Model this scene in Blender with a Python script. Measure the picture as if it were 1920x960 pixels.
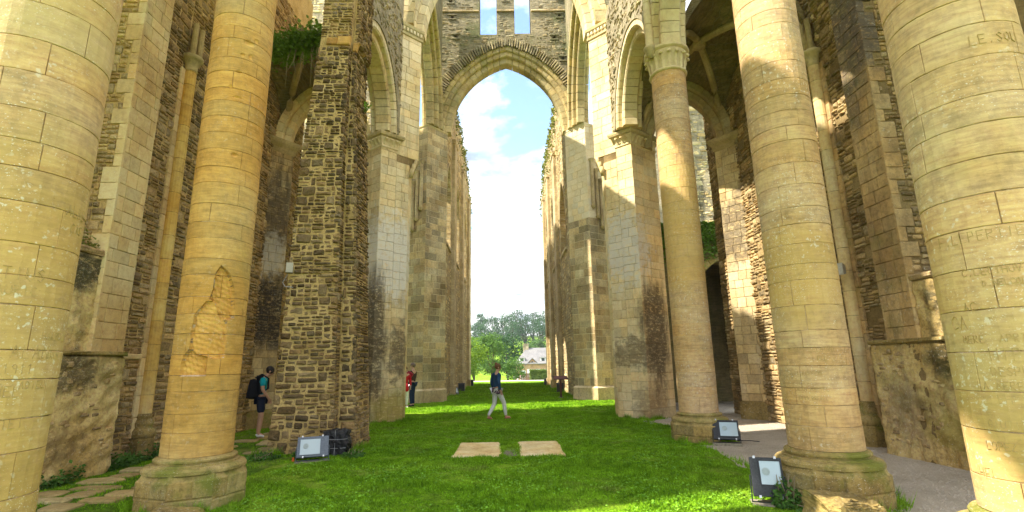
import bpy, bmesh, math, random
import numpy as np
from mathutils import Vector, Matrix, Euler

for o in list(bpy.data.objects):
    bpy.data.objects.remove(o)
sc = bpy.context.scene
COL = sc.collection
R = math.radians
random.seed(7)
RNG = np.random.default_rng(11)

# ------------------------------------------------------------------ camera
F_PX, PITCH, ROLL, YAW, EYE = 937.0, math.atan(205 / 937.0), R(0.94), -0.0125, 1.6
_f = Vector((0, math.cos(PITCH), math.sin(PITCH)))
_r0 = Vector((1, 0, 0))
_u0 = _r0.cross(_f)
_ri = _r0 * math.cos(ROLL) - _u0 * math.sin(ROLL)
_up = _u0 * math.cos(ROLL) + _r0 * math.sin(ROLL)
_m = Matrix.Rotation(YAW, 3, 'Z')
C_F, C_R, C_U = _m @ _f, _m @ _ri, _m @ _up
cam_d = bpy.data.cameras.new('camera')
cam_d.sensor_width = 36.0
cam_d.lens = 36.0 * F_PX / 1920.0
cam_d.clip_start, cam_d.clip_end = 0.05, 6000
cam = bpy.data.objects.new('camera', cam_d)
COL.objects.link(cam)
mw = Matrix((C_R, C_U, -C_F)).transposed().to_4x4()
mw.translation = Vector((0, 0, EYE))
cam.matrix_world = mw
sc.camera = cam
CAMP = np.array((0, 0, EYE))
CB = np.array([list(C_R), list(C_U), list(C_F)])

# ------------------------------------------------------------------ sky, sun, exposure
SUN_AZ, SUN_EL = R(-108), R(50)
SUNV = Vector((math.sin(SUN_AZ) * math.cos(SUN_EL), math.cos(SUN_AZ) * math.cos(SUN_EL), math.sin(SUN_EL)))
world = bpy.data.worlds.new('World')
sc.world = world
world.use_nodes = True
wt = world.node_tree
wt.nodes.clear()
_out = wt.nodes.new('ShaderNodeOutputWorld')
_bg = wt.nodes.new('ShaderNodeBackground')
_bg.inputs['Strength'].default_value = 0.08
_sky = wt.nodes.new('ShaderNodeTexSky')
_sky.sky_type = 'NISHITA'
_sky.sun_disc = False
_sky.sun_elevation = SUN_EL
_sky.sun_rotation = SUN_AZ
_sky.air_density = 1.0
_sky.dust_density = 0.4
_sky.ozone_density = 1.0
_tc = wt.nodes.new('ShaderNodeTexCoord')
_sep = wt.nodes.new('ShaderNodeSeparateXYZ')
wt.links.new(_tc.outputs['Generated'], _sep.inputs[0])
_az = wt.nodes.new('ShaderNodeMath'); _az.operation = 'ABSOLUTE'
wt.links.new(_sep.outputs['Z'], _az.inputs[0])
_add = wt.nodes.new('ShaderNodeMath'); _add.operation = 'ADD'; _add.inputs[1].default_value = 0.22
wt.links.new(_az.outputs[0], _add.inputs[0])
_dx = wt.nodes.new('ShaderNodeMath'); _dx.operation = 'DIVIDE'
_dy = wt.nodes.new('ShaderNodeMath'); _dy.operation = 'DIVIDE'
wt.links.new(_sep.outputs['X'], _dx.inputs[0]); wt.links.new(_add.outputs[0], _dx.inputs[1])
wt.links.new(_sep.outputs['Y'], _dy.inputs[0]); wt.links.new(_add.outputs[0], _dy.inputs[1])
_cmb = wt.nodes.new('ShaderNodeCombineXYZ')
wt.links.new(_dx.outputs[0], _cmb.inputs['X']); wt.links.new(_dy.outputs[0], _cmb.inputs['Y'])
_cmb.inputs['Z'].default_value = 3.7
_n1 = wt.nodes.new('ShaderNodeTexNoise')
_n1.inputs['Scale'].default_value = 2.1; _n1.inputs['Detail'].default_value = 9; _n1.inputs['Roughness'].default_value = 0.58
_n1.inputs['Distortion'].default_value = 0.25
wt.links.new(_cmb.outputs[0], _n1.inputs['Vector'])
_rp = wt.nodes.new('ShaderNodeValToRGB')
_rp.color_ramp.elements[0].position = 0.40; _rp.color_ramp.elements[0].color = (0, 0, 0, 1)
_rp.color_ramp.elements[1].position = 0.53; _rp.color_ramp.elements[1].color = (1, 1, 1, 1)
wt.links.new(_n1.outputs['Fac'], _rp.inputs['Fac'])
_n2 = wt.nodes.new('ShaderNodeTexNoise')
_n2.inputs['Scale'].default_value = 3.3; _n2.inputs['Detail'].default_value = 7
wt.links.new(_cmb.outputs[0], _n2.inputs['Vector'])
_rp2 = wt.nodes.new('ShaderNodeValToRGB')
_rp2.color_ramp.elements[0].position = 0.35; _rp2.color_ramp.elements[0].color = (1.3, 1.5, 1.8, 1)
_rp2.color_ramp.elements[1].position = 0.64; _rp2.color_ramp.elements[1].color = (7.6, 7.5, 7.3, 1)
wt.links.new(_n2.outputs['Fac'], _rp2.inputs['Fac'])
_mx = wt.nodes.new('ShaderNodeMix'); _mx.data_type = 'RGBA'
wt.links.new(_rp.outputs['Color'], _mx.inputs[0])
wt.links.new(_sky.outputs[0], _mx.inputs[6]); wt.links.new(_rp2.outputs['Color'], _mx.inputs[7])
wt.links.new(_mx.outputs[2], _bg.inputs['Color'])
wt.links.new(_bg.outputs[0], _out.inputs['Surface'])

sun_d = bpy.data.lights.new('sun', 'SUN')
sun_d.energy = 2.0
sun_d.angle = R(0.6)
sun_d.color = (1.0, 0.93, 0.82)
sun = bpy.data.objects.new('sun', sun_d)
COL.objects.link(sun)
sun.rotation_euler = SUNV.to_track_quat('Z', 'Y').to_euler()
sc.view_settings.view_transform = 'Standard'
sc.view_settings.look = 'None'
sc.view_settings.exposure = 2.7
sc.view_settings.gamma = 1.0
sc.cycles.use_denoising = True
sc.cycles.max_bounces = 9
sc.cycles.diffuse_bounces = 6
sc.cycles.glossy_bounces = 3
sc.cycles.transmission_bounces = 4
sc.cycles.transparent_max_bounces = 8

# ------------------------------------------------------------------ materials
class NT:
    def __init__(self, name):
        self.m = bpy.data.materials.new(name)
        self.m.use_nodes = True
        self.t = self.m.node_tree
        self.b = self.t.nodes['Principled BSDF']
        self.pos = None
    def n(self, k, **kw):
        x = self.t.nodes.new(k)
        for a, b in kw.items():
            setattr(x, a, b)
        return x
    def put(self, s, v):
        if hasattr(v, 'default_value') or hasattr(v, 'is_linked'):
            self.t.links.new(v, s)
        elif isinstance(v, (tuple, list)) and len(v) == 3 and len(getattr(s, 'default_value', (0, 0, 0))) == 4:
            s.default_value = (*v, 1)
        else:
            s.default_value = v
    def P(self):
        if self.pos is None:
            self.pos = self.n('ShaderNodeNewGeometry').outputs['Position']
        return self.pos
    def vmul(self, v, s):
        x = self.n('ShaderNodeVectorMath', operation='MULTIPLY')
        self.put(x.inputs[0], v); x.inputs[1].default_value = s
        return x.outputs[0]
    def noise(self, scale, detail=4, rough=0.55, vec=None, dist=0.0):
        x = self.n('ShaderNodeTexNoise')
        x.inputs['Scale'].default_value = scale; x.inputs['Detail'].default_value = detail
        x.inputs['Roughness'].default_value = rough; x.inputs['Distortion'].default_value = dist
        self.put(x.inputs['Vector'], vec if vec is not None else self.P())
        return x.outputs['Fac']
    def math(self, op, a, b=0.0, clamp=False):
        x = self.n('ShaderNodeMath', operation=op, use_clamp=clamp)
        self.put(x.inputs[0], a); self.put(x.inputs[1], b)
        return x.outputs[0]
    def rng(self, v, a, b, c=0.0, d=1.0, smooth=True):
        x = self.n('ShaderNodeMapRange')
        if smooth: x.interpolation_type = 'SMOOTHSTEP'
        self.put(x.inputs[0], v)
        for i, k in enumerate((a, b, c, d)): x.inputs[i + 1].default_value = k
        return x.outputs[0]
    def ramp(self, f, stops):
        x = self.n('ShaderNodeValToRGB')
        e = x.color_ramp.elements
        while len(e) < len(stops): e.new(0.5)
        for i, (p, c) in enumerate(stops):
            e[i].position = p; e[i].color = (*c, 1)
        self.put(x.inputs[0], f)
        return x.outputs[0]
    def mix(self, f, a, b, mode='MIX'):
        x = self.n('ShaderNodeMix', data_type='RGBA', blend_type=mode)
        self.put(x.inputs[0], f); self.put(x.inputs[6], a); self.put(x.inputs[7], b)
        return x.outputs[2]
    def bump(self, h, strength=0.4, dist=0.02, nrm=None):
        x = self.n('ShaderNodeBump')
        x.inputs['Strength'].default_value = strength; x.inputs['Distance'].default_value = dist
        self.put(x.inputs['Height'], h)
        if nrm is not None: self.put(x.inputs['Normal'], nrm)
        return x.outputs[0]
    def end(self, col, rough=0.9, nrm=None, spec=0.2, metal=0.0):
        self.put(self.b.inputs['Base Color'], col)
        self.put(self.b.inputs['Roughness'], rough)
        self.b.inputs['Specular IOR Level'].default_value = spec
        self.b.inputs['Metallic'].default_value = metal
        if nrm is not None: self.put(self.b.inputs['Normal'], nrm)
        return self.m

def stain_mask(t, c, r, k=1.2, ns=2.5, streak=False):
    v = t.n('ShaderNodeVectorMath', operation='SUBTRACT')
    t.put(v.inputs[0], t.P()); v.inputs[1].default_value = c
    d = t.n('ShaderNodeVectorMath', operation='MULTIPLY')
    t.put(d.inputs[0], v.outputs[0]); d.inputs[1].default_value = tuple(1.0 / q for q in r)
    l = t.n('ShaderNodeVectorMath', operation='LENGTH')
    t.put(l.inputs[0], d.outputs[0])
    nz = t.noise(ns, 6, 0.62, vec=t.vmul(t.P(), (1.6, 1.6, 0.35) if streak else (1, 1, 1)))
    s = t.math('ADD', l.outputs['Value'], t.math('MULTIPLY', t.math('SUBTRACT', nz, 0.5), k * 2))
    m = t.rng(s, 1.15, 0.55)
    return t.math('MULTIPLY', m, t.rng(t.noise(7.0, 6, 0.75, vec=t.vmul(t.P(), (1, 1, 2.2))), 0.33, 0.52, 0.25, 1.0))

def stone_mat(name, stops, scale=1.0, spots=0.0, grain=0.25, bump=0.35, stains=(), streak=0.0, tint=True, spotcol=(0.75, 0.72, 0.6), algae=0.0, algcol=(0.16, 0.17, 0.03), bedding=0.0):
    t = NT(name)
    g_ = ((0.90, 0.80, 0.78) if 'golden' in name else (0.92, 0.825, 0.90)) if name.startswith('column') else (1.12, 1.04, 0.93)
    stops = [(p_, tuple(min(0.78, q_ * k_) for q_, k_ in zip(c_, g_))) for p_, c_ in stops]
    n1 = t.noise(0.9 * scale, 6, 0.6)
    col = t.ramp(n1, stops)
    if tint:
        a = t.n('ShaderNodeAttribute', attribute_name='tint')
        col = t.mix(1.0, col, a.outputs['Color'], 'MULTIPLY')
    g = t.noise(14 * scale, 6, 0.7)
    col = t.mix(grain, col, t.ramp(g, [(0.3, (0.12, 0.1, 0.07)), (0.55, (0.75, 0.68, 0.5))]), 'OVERLAY')
    if bedding:
        bn = t.noise(3.0, 7, 0.65, vec=t.vmul(t.P(), (1.2, 1.2, 11.0)), dist=0.6)
        col = t.mix(bedding, col, t.ramp(bn, [(0.32, (0.22, 0.17, 0.09)), (0.52, (0.55, 0.5, 0.4)), (0.7, (0.8, 0.76, 0.62))]), 'OVERLAY')
    if streak:
        s = t.noise(2.2, 5, 0.6, vec=t.vmul(t.P(), (2.0, 2.0, 0.22)))
        col = t.mix(t.math('MULTIPLY', t.rng(s, 0.5, 0.72), streak), col, (0.05, 0.045, 0.035))
    for (c, r, cc, st, kw) in stains:
        m = stain_mask(t, c, r, **kw)
        col = t.mix(t.math('MULTIPLY', m, st), col, cc)
    if algae:
        an = t.noise(1.3, 6, 0.65)
        col = t.mix(t.math('MULTIPLY', t.rng(an, 0.5, 0.68), algae), col, algcol)
    if spots:
        sp = t.noise(26, 3, 0.5)
        big = t.rng(t.noise(1.1, 3), 0.42, 0.62)
        col = t.mix(t.math('MULTIPLY', t.math('MULTIPLY', t.rng(sp, 0.6, 0.68), big), spots), col, spotcol)
    if spots:
        sp = t.noise(62, 2, 0.5, vec=t.vmul(t.P(), (1, 1, 1.8)))
        col = t.mix(t.math('MULTIPLY', t.math('MULTIPLY', t.rng(sp, 0.64, 0.70), t.rng(t.noise(1.7, 4), 0.40, 0.6)), min(1.0, spots * 1.8)), col, spotcol)
    h = t.math('ADD', t.noise(9, 7, 0.7), t.math('MULTIPLY', t.noise(45, 4, 0.7), 0.4))
    pit = t.rng(t.noise(30, 2, 0.5), 0.30, 0.22)
    h = t.math('SUBTRACT', h, t.math('MULTIPLY', pit, 0.8))
    return t.end(col, 0.93, t.bump(h, bump, 0.02), 0.12)

def plain(name, col, rough=0.6, spec=0.3, metal=0.0, var=0.12, scale=18, bump=0.0):
    t = NT(name)
    n = t.noise(scale, 5)
    c = t.mix(1.0, col, t.ramp(n, [(0.3, (1 - var * 2,) * 3), (0.7, (1.0,) * 3)]), 'MULTIPLY')
    return t.end(c, rough, t.bump(n, bump, 0.01) if bump else None, spec, metal)

def courses_mat(name, axis, bw, bh, stops, mortar, jitter=0.05, msize=0.012, stains=(), streak=0.0, bump=0.6, varscale=0.8, algae=0.0, stonevar=0.6):
    """coursed masonry too small to pick apart: horizontal courses along a wall running in `axis`"""
    t = NT(name)
    stops = [(p_, tuple(min(0.78, q_ * k_) for q_, k_ in zip(c_, (1.12, 1.04, 0.93)))) for p_, c_ in stops]
    s = t.n('ShaderNodeSeparateXYZ'); t.put(s.inputs[0], t.P())
    c = t.n('ShaderNodeCombineXYZ')
    if axis == 'd':
        t.put(c.inputs[0], t.math('ADD', s.outputs['X'], s.outputs['Y']))
    else:
        t.put(c.inputs[0], s.outputs['X' if axis == 'x' else 'Y'])
    t.put(c.inputs[1], s.outputs['Z'])
    nz = t.n('ShaderNodeTexNoise'); nz.inputs['Scale'].default_value = 3.0; nz.inputs['Detail'].default_value = 3
    t.put(nz.inputs['Vector'], t.P())
    dv = t.n('ShaderNodeVectorMath', operation='MULTIPLY_ADD')
    t.put(dv.inputs[0], nz.outputs['Color']); dv.inputs[1].default_value = (jitter * 2, jitter, 0); t.put(dv.inputs[2], c.outputs[0])
    b = t.n('ShaderNodeTexBrick')
    t.put(b.inputs['Vector'], dv.outputs[0])
    b.inputs['Scale'].default_value = 1.0
    b.inputs['Mortar Size'].default_value = msize; b.inputs['Mortar Smooth'].default_value = 0.3
    b.inputs['Brick Width'].default_value = bw; b.inputs['Row Height'].default_value = bh
    b.inputs['Bias'].default_value = 0.0
    b.inputs['Color1'].default_value = (0.45, 0.45, 0.45, 1); b.inputs['Color2'].default_value = (1, 1, 1, 1); b.inputs['Mortar'].default_value = (1, 1, 1, 1)
    col = t.ramp(t.noise(varscale, 7, 0.65), stops)
    col = t.mix(stonevar, col, b.outputs['Color'], 'MULTIPLY')
    g = t.noise(11, 6, 0.7)
    col = t.mix(0.3, col, t.ramp(g, [(0.3, (0.1, 0.09, 0.06)), (0.6, (0.75, 0.7, 0.55))]), 'OVERLAY')
    col = t.mix(t.math('MULTIPLY', b.outputs['Fac'], 0.85), col, mortar)
    if streak:
        sv = t.noise(1.8, 5, 0.6, vec=t.vmul(t.P(), (1.8, 1.8, 0.2)))
        col = t.mix(t.math('MULTIPLY', t.rng(sv, 0.5, 0.7), streak), col, (0.05, 0.045, 0.03))
    if algae:
        an = t.noise(0.7, 6, 0.65)
        col = t.mix(t.math('MULTIPLY', t.rng(an, 0.48, 0.66), algae), col, (0.09, 0.12, 0.03))
    for (c_, r_, cc, st, kw) in stains:
        col = t.mix(t.math('MULTIPLY', stain_mask(t, c_, r_, **kw), st), col, cc)
    h = t.math('ADD', t.math('MULTIPLY', t.noise(8, 7, 0.7), 0.7), t.math('MULTIPLY', b.outputs['Fac'], -0.8))
    h = t.math('ADD', h, t.math('MULTIPLY', b.outputs['Color'], 0.4))
    return t.end(col, 0.95, t.bump(h, bump, 0.05), 0.1)

# ------------------------------------------------------------------ object helpers
def link(o, parent=None):
    COL.objects.link(o)
    if parent is not None: o.parent = parent
    return o

def make_mesh(name, verts, faces, mat, tint=None, smooth=False):
    me = bpy.data.meshes.new(name)
    me.from_pydata(verts if isinstance(verts, list) else verts.tolist(), [], faces)
    me.materials.append(mat)
    if tint is None: tint = (1, 1, 1)
    a = me.attributes.new('tint', 'FLOAT_COLOR', 'POINT')
    arr = np.asarray(tint, dtype=np.float32)
    n = len(me.vertices)
    if arr.ndim == 1: arr = np.tile(arr, (n, 1))
    full = np.ones((n, 4), dtype=np.float32); full[:, :3] = arr
    a.data.foreach_set('color', full.ravel())
    if smooth:
        me.polygons.foreach_set('use_smooth', [True] * len(me.polygons))
    me.update()
    return me

def add(name, verts, faces, mat, parent=None, tint=None, smooth=False):
    return link(bpy.data.objects.new(name, make_mesh(name, verts, faces, mat, tint, smooth)), parent)

def tag(o, label, cat, group=None):
    o['label'] = label; o['category'] = cat
    if group: o['group'] = group
    return o

def struct(o):
    o['kind'] = 'structure'
    return o

def empty(name, loc, label, cat, group=None, rz=0.0):
    o = bpy.data.objects.new(name, None)
    o.empty_display_size = 0.3
    o.location = loc; o.rotation_euler = (0, 0, rz)
    COL.objects.link(o)
    return tag(o, label, cat, group)

def project(p):
    v = (np.asarray(p, float) - CAMP) @ CB.T
    z = np.maximum(v[:, 2], 1e-3)
    return 960 + F_PX * v[:, 0] / z, 480 - F_PX * v[:, 1] / z, v[:, 2]

class MB:
    """collects shapes into one mesh"""
    def __init__(self):
        self.v, self.f, self.t = [], [], []
    def put(self, verts, faces, tint=(1, 1, 1)):
        k = len(self.v)
        self.v.extend([tuple(q) for q in verts])
        self.f.extend([tuple(i + k for i in q) for q in faces])
        self.t.extend([tint] * len(verts))
        return self
    def box(self, lo, hi, M=None):
        x0, y0, z0 = lo; x1, y1, z1 = hi
        v = [(x0, y0, z0), (x1, y0, z0), (x1, y1, z0), (x0, y1, z0), (x0, y0, z1), (x1, y0, z1), (x1, y1, z1), (x0, y1, z1)]
        if M is not None: v = [tuple(M @ Vector(q)) for q in v]
        return self.put(v, [(0, 3, 2, 1), (4, 5, 6, 7), (0, 1, 5, 4), (1, 2, 6, 5), (2, 3, 7, 6), (3, 0, 4, 7)])
    def bbox(self, lo, hi, c=0.01, M=None):
        """box with chamfered edges"""
        bm = bmesh.new()
        bmesh.ops.create_cube(bm, size=1.0)
        for q in bm.verts:
            q.co = Vector([lo[i] + (q.co[i] + 0.5) * (hi[i] - lo[i]) for i in range(3)])
        bmesh.ops.bevel(bm, geom=bm.edges[:], offset=c, segments=2, affect='EDGES', profile=0.6)
        if M is not None: bm.transform(M)
        bm.verts.ensure_lookup_table()
        self.put([tuple(q.co) for q in bm.verts], [tuple(x.index for x in f.verts) for f in bm.faces])
        bm.free()
        return self
    def tube(self, pts, rad, n=8, caps=True):
        pts = [Vector(p) for p in pts]
        rads = rad if isinstance(rad, (list, tuple)) else [rad] * len(pts)
        V, Fc = [], []
        for i, p in enumerate(pts):
            d = (pts[min(i + 1, len(pts) - 1)] - pts[max(i - 1, 0)]).normalized()
            a = d.orthogonal().normalized() if abs(d.z) < 0.9 else d.cross(Vector((0, 1, 0))).normalized()
            b = d.cross(a).normalized()
            for k in range(n):
                an = 2 * math.pi * k / n
                V.append(tuple(p + (a * math.cos(an) + b * math.sin(an)) * rads[i]))
        for i in range(len(pts) - 1):
            for k in range(n):
                k2 = (k + 1) % n
                Fc.append((i * n + k, i * n + k2, (i + 1) * n + k2, (i + 1) * n + k))
        if caps:
            Fc.append(tuple(range(n - 1, -1, -1)))
            Fc.append(tuple(range((len(pts) - 1) * n, len(pts) * n)))
        return self.put(V, Fc)
    def lathe(self, prof, c=(0, 0), n=32, a0=0.0, a1=2 * math.pi):
        V, Fc = [], []
        full = abs(a1 - a0 - 2 * math.pi) < 1e-6
        m = n if full else n + 1
        for (r, z) in prof:
            for k in range(m):
                an = a0 + (a1 - a0) * k / n
                V.append((c[0] + r * math.cos(an), c[1] + r * math.sin(an), z))
        for i in range(len(prof) - 1):
            for k in range(n):
                k2 = (k + 1) % m
                Fc.append((i * m + k, i * m + k2, (i + 1) * m + k2, (i + 1) * m + k))
        if full:
            Fc.append(tuple(range((len(prof) - 1) * m, len(prof) * m)))
        return self.put(V, Fc)
    def obj(self, name, mat, parent=None, smooth=False):
        return add(name, self.v, self.f, mat, parent, self.t if self.t else None, smooth)

def offset_poly(poly, d):
    """offset a ccw polygon outward by d (mitred)"""
    n = len(poly); out = []
    for i in range(n):
        p0, p1, p2 = Vector(poly[i - 1]), Vector(poly[i]), Vector(poly[(i + 1) % n])
        e1, e2 = (p1 - p0).normalized(), (p2 - p1).normalized()
        n1, n2 = Vector((e1.y, -e1.x)), Vector((e2.y, -e2.x))
        b = (n1 + n2)
        L = b.length
        if L < 1e-4: out.append(tuple(p1)); continue
        b /= L
        out.append(tuple(p1 + b * (d / max(0.35, b.dot(n1)))))
    return out

def loft_poly(mb, poly, levels, cap_top=True, cap_bot=False):
    n = len(poly); V, Fc = [], []
    for (z, off) in levels:
        for p in offset_poly(poly, off) if abs(off) > 1e-6 else poly:
            V.append((p[0], p[1], z))
    for i in range(len(levels) - 1):
        for k in range(n):
            k2 = (k + 1) % n
            Fc.append((i * n + k, i * n + k2, (i + 1) * n + k2, (i + 1) * n + k))
    if cap_top: Fc.append(tuple(range((len(levels) - 1) * n, len(levels) * n)))
    if cap_bot: Fc.append(tuple(range(n - 1, -1, -1)))
    mb.put(V, Fc)

# ---- patches: (a, b, w) -> xyz ; a along the face, b = height, w outward
def plane_patch(p0, p1, w_off=0.0):
    p0, p1 = Vector((*p0, 0)), Vector((*p1, 0))
    u = (p1 - p0).normalized()
    nrm = Vector((u.y, -u.x, 0))
    L = (p1 - p0).length
    def f(a, b, w):
        q = p0 + u * a + nrm * (w + w_off)
        return (q.x, q.y, b)
    return f, L

def cyl_patch(cx, cy, r, th0=0.0):
    def f(a, b, w):
        t = th0 + a / r
        return (cx + (r + w) * math.cos(t), cy + (r + w) * math.sin(t), b)
    return f, 2 * math.pi * r

def block(patch, a0, a1, b0, b1, ch=0.01, depth=0.05, w=0.0, na=1, jit=0.002, rnd=random, disp=None, step=None):
    """one dressed stone: chamfered front, skirt going back behind the mortar"""
    ch = min(ch, (a1 - a0) * 0.3, (b1 - b0) * 0.3)
    if step:
        na = max(1, int((a1 - a0) / step)); nb = max(1, int((b1 - b0) / step))
    else:
        nb = 1
    A = [a0] + [a0 + ch + (a1 - a0 - 2 * ch) * i / na for i in range(na + 1)] + [a1]
    B = [b0] + [b0 + ch + (b1 - b0 - 2 * ch) * i / nb for i in range(nb + 1)] + [b1]
    nA, nB = len(A), len(B)
    V = []
    for j, b in enumerate(B):
        for i, a in enumerate(A):
            edge = i in (0, nA - 1) or j in (0, nB - 1)
            ww = w - (ch * 0.8 if edge else 0) + rnd.uniform(-jit, jit)
            aa, bb = a, b
            if edge:
                aa += rnd.uniform(-ch, ch) * 0.25; bb += rnd.uniform(-ch, ch) * 0.25
            if edge and jit < 0.0015 and rnd.random() < .22:
                ww -= rnd.uniform(.002, .009); bb += (ch * 1.5 if j == 0 else -ch * 1.5 if j == nB - 1 else 0) * rnd.random()
            if disp: ww -= disp(a, b)
            V.append(patch(aa, bb, ww))
    Fc = [(j * nA + i, j * nA + i + 1, (j + 1) * nA + i + 1, (j + 1) * nA + i) for j in range(nB - 1) for i in range(nA - 1)]
    ring = [i for i in range(nA)] + [j * nA + nA - 1 for j in range(1, nB)] + [(nB - 1) * nA + i for i in range(nA - 2, -1, -1)] + [j * nA for j in range(nB - 2, 0, -1)]
    k = len(V)
    for idx in ring:
        j, i = divmod(idx, nA)
        V.append(patch(A[i], B[j], w - depth))
    m = len(ring)
    Fc += [(ring[(q + 1) % m], ring[q], k + q, k + (q + 1) % m) for q in range(m)]
    return V, Fc

def rubble(patch, a0, a1, b0, b1, depth=0.06, w=0.0, bulge=0.02, rnd=random, flat=0.72):
    """one rough stone: irregular eight-sided outline, uneven bulging face"""
    ca, cb = (a0 + a1) / 2, (b0 + b1) / 2
    ha, hb = (a1 - a0) / 2, (b1 - b0) / 2
    base = [(-1, -.7), (-.84, -1), (.84, -1), (1, -.7), (1, .7), (.84, 1), (-.84, 1), (-1, .7)]
    sk = rnd.uniform(-.25, .25)
    out = []
    for (p, q) in base:
        p *= rnd.uniform(.88, 1.04); q *= rnd.uniform(.8, 1.04)
        out.append((ca + p * ha, cb + q * hb + sk * hb * p * .35))
    V = [patch(a, b, w - depth) for a, b in out]
    V += [patch(a, b, w - bulge * rnd.uniform(.5, 1.0)) for a, b in out]
    for a, b in out:
        k = flat * rnd.uniform(.85, 1.08)
        V.append(patch(ca + (a - ca) * k, cb + (b - cb) * k, w + rnd.uniform(-.5, .5) * bulge))
    V.append(patch(ca + rnd.uniform(-.3, .3) * ha, cb + rnd.uniform(-.2, .2) * hb, w + bulge * rnd.uniform(.1, .7)))
    Fc = []
    for k in range(8):
        k2 = (k + 1) % 8
        Fc.append((k, k2, 8 + k2, 8 + k)); Fc.append((8 + k, 8 + k2, 16 + k2, 16 + k)); Fc.append((16 + k, 16 + k2, 24))
    return V, Fc

class Stones:
    """collects the stones of one thing; the ones that show largest become parts of their own, the rest one part"""
    def __init__(self):
        self.s = []
    def put(self, vf, tint, mat, name='stone'):
        self.s.append((np.array(vf[0]), vf[1], tint, mat, name))
    def done(self, parent, limit=300, minpx=8.0, rest='small_stonework'):
        sc_ = []
        for i, (v, f, t, m, nm) in enumerate(self.s):
            x, y, z = project(v)
            if z.min() < 0.3: sc_.append((0, i)); continue
            x0, x1, y0, y1 = x.min(), x.max(), y.min(), y.max()
            vis = x1 > -60 and x0 < 1980 and y1 > -60 and y0 < 1020
            w_, h_ = x1 - x0, y1 - y0
            sc_.append((w_ * h_ if vis and max(w_, h_) >= minpx and min(w_, h_) >= minpx * 0.35 else 0, i))
        order = sorted(sc_, reverse=True)
        big = set(i for s, i in order[:limit] if s > 0)
        groups = {}
        for i, (v, f, t, m, nm) in enumerate(self.s):
            if i in big:
                add(nm, v, f, m, parent, t)
            else:
                groups.setdefault(m.name, (m, MB()))[1].put(v, f, t)
        for k, (m, mb) in groups.items():
            o = mb.obj(rest, m, parent)
            o['kind'] = 'stuff'

def rtint(rnd, lo=0.8, hi=1.08, hue=0.05):
    k = rnd.uniform(lo, hi); h = rnd.uniform(-hue, hue)
    return (k * (1 + h), k, k * (1 - 1.6 * h))

def ashlar(S, patch, L, z0, z1, mat, rnd, ch=(0.22, 0.34), bw=(0.35, 0.7), joint=0.008, cham=0.008, depth=0.05, na=1, tint=(0.8, 1.08), w_j=0.003, jit=0.002, skip=None, a_start=0.0, name='stone', hue=0.05):
    z = z0
    while z < z1 - 0.06:
        h = min(rnd.uniform(*ch), z1 - z)
        if z1 - z - h < 0.1: h = z1 - z
        a = a_start
        first = True
        while a < L - 1e-4:
            wd = rnd.uniform(*bw)
            if first: wd *= rnd.uniform(0.45, 1.0); first = False
            if L - a - wd < bw[0] * 0.5: wd = L - a
            wd = min(wd, L - a)
            if not (skip and skip(a, a + wd, z, z + h)):
                S.put(block(patch, a + joint / 2, a + wd - joint / 2, z + joint / 2, z + h - joint / 2, cham, depth, rnd.uniform(-w_j, w_j), na, jit, rnd), rtint(rnd, *tint, hue), mat, name)
            a += wd
        z += h

def rubble_wall(S, patch, Lf, z0, z1, mat, rnd, band=(0.18, 0.3), cw=(0.16, 0.46), gap=0.022, bulge=0.02, wj=0.02, tint=(0.45, 1.15), skip=None, split=(0.2, 0.55, 0.25), hue=0.08, name='stone', clip=None):
    z = z0
    while z < z1 - 0.05:
        h = min(rnd.uniform(*band), z1 - z)
        L = Lf(z) if callable(Lf) else Lf
        a = rnd.uniform(-0.1, 0.0)
        while a < L - 0.03:
            wd = rnd.uniform(*cw)
            a1 = min(a + wd, L)
            if L - a1 < cw[0] * 0.5: a1 = L
            aa = max(a, 0.0)
            r = rnd.random()
            k = 1 if r < split[0] else (2 if r < split[0] + split[1] else 3)
            if h < 0.12: k = 1
            cuts = [0] + sorted((i + rnd.uniform(-.25, .25)) / k for i in range(1, k)) + [1]
            for i in range(k):
                b0, b1 = z + h * cuts[i], z + h * cuts[i + 1]
                if skip and skip(aa, a1, b0, b1): continue
                t = rtint(rnd, *tint, hue)
                pieces = [(aa, a1)]
                if k > 1 and (a1 - aa) > 0.3 and rnd.random() < 0.5:
                    mid = aa + (a1 - aa) * rnd.uniform(.35, .65); pieces = [(aa, mid), (mid, a1)]
                for (q0, q1) in pieces:
                    if clip:
                        q0, q1 = clip(q0, q1, b0, b1)
                    if q1 - q0 < 0.05: continue
                    S.put(rubble(patch, q0 + gap / 2, q1 - gap / 2, b0 + gap / 2, b1 - gap / 2, 0.07, rnd.uniform(-wj, wj), bulge, rnd), rtint(rnd, *tint, hue), mat, name)
            a = a1
        z += h

# ---- pointed arches
class Pointed:
    def __init__(self, c, u, s, zs, h):
        self.c = Vector((c[0], c[1], 0)); self.u = Vector((u[0], u[1], 0)).normalized()
        self.nrm = Vector((self.u.y, -self.u.x, 0)); self.s, self.zs, self.h = s, zs, h
        self.R = (s * s + h * h) / (2 * s)
    def at(self, side, t, e, w):
        Rr = self.R + e; d = self.R - self.s
        phi = math.acos(max(-1, min(1, d / Rr)))
        an = t * phi
        x = side * (Rr * math.cos(an) - d); z = self.zs + Rr * math.sin(an)
        q = self.c + self.u * x + self.nrm * w
        return (q.x, q.y, z)
    def z_at(self, x, e):
        Rr = self.R + e; d = self.R - self.s
        k = Rr * Rr - (abs(x) + d) ** 2
        return self.zs + math.sqrt(k) if k > 0 else None

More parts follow.
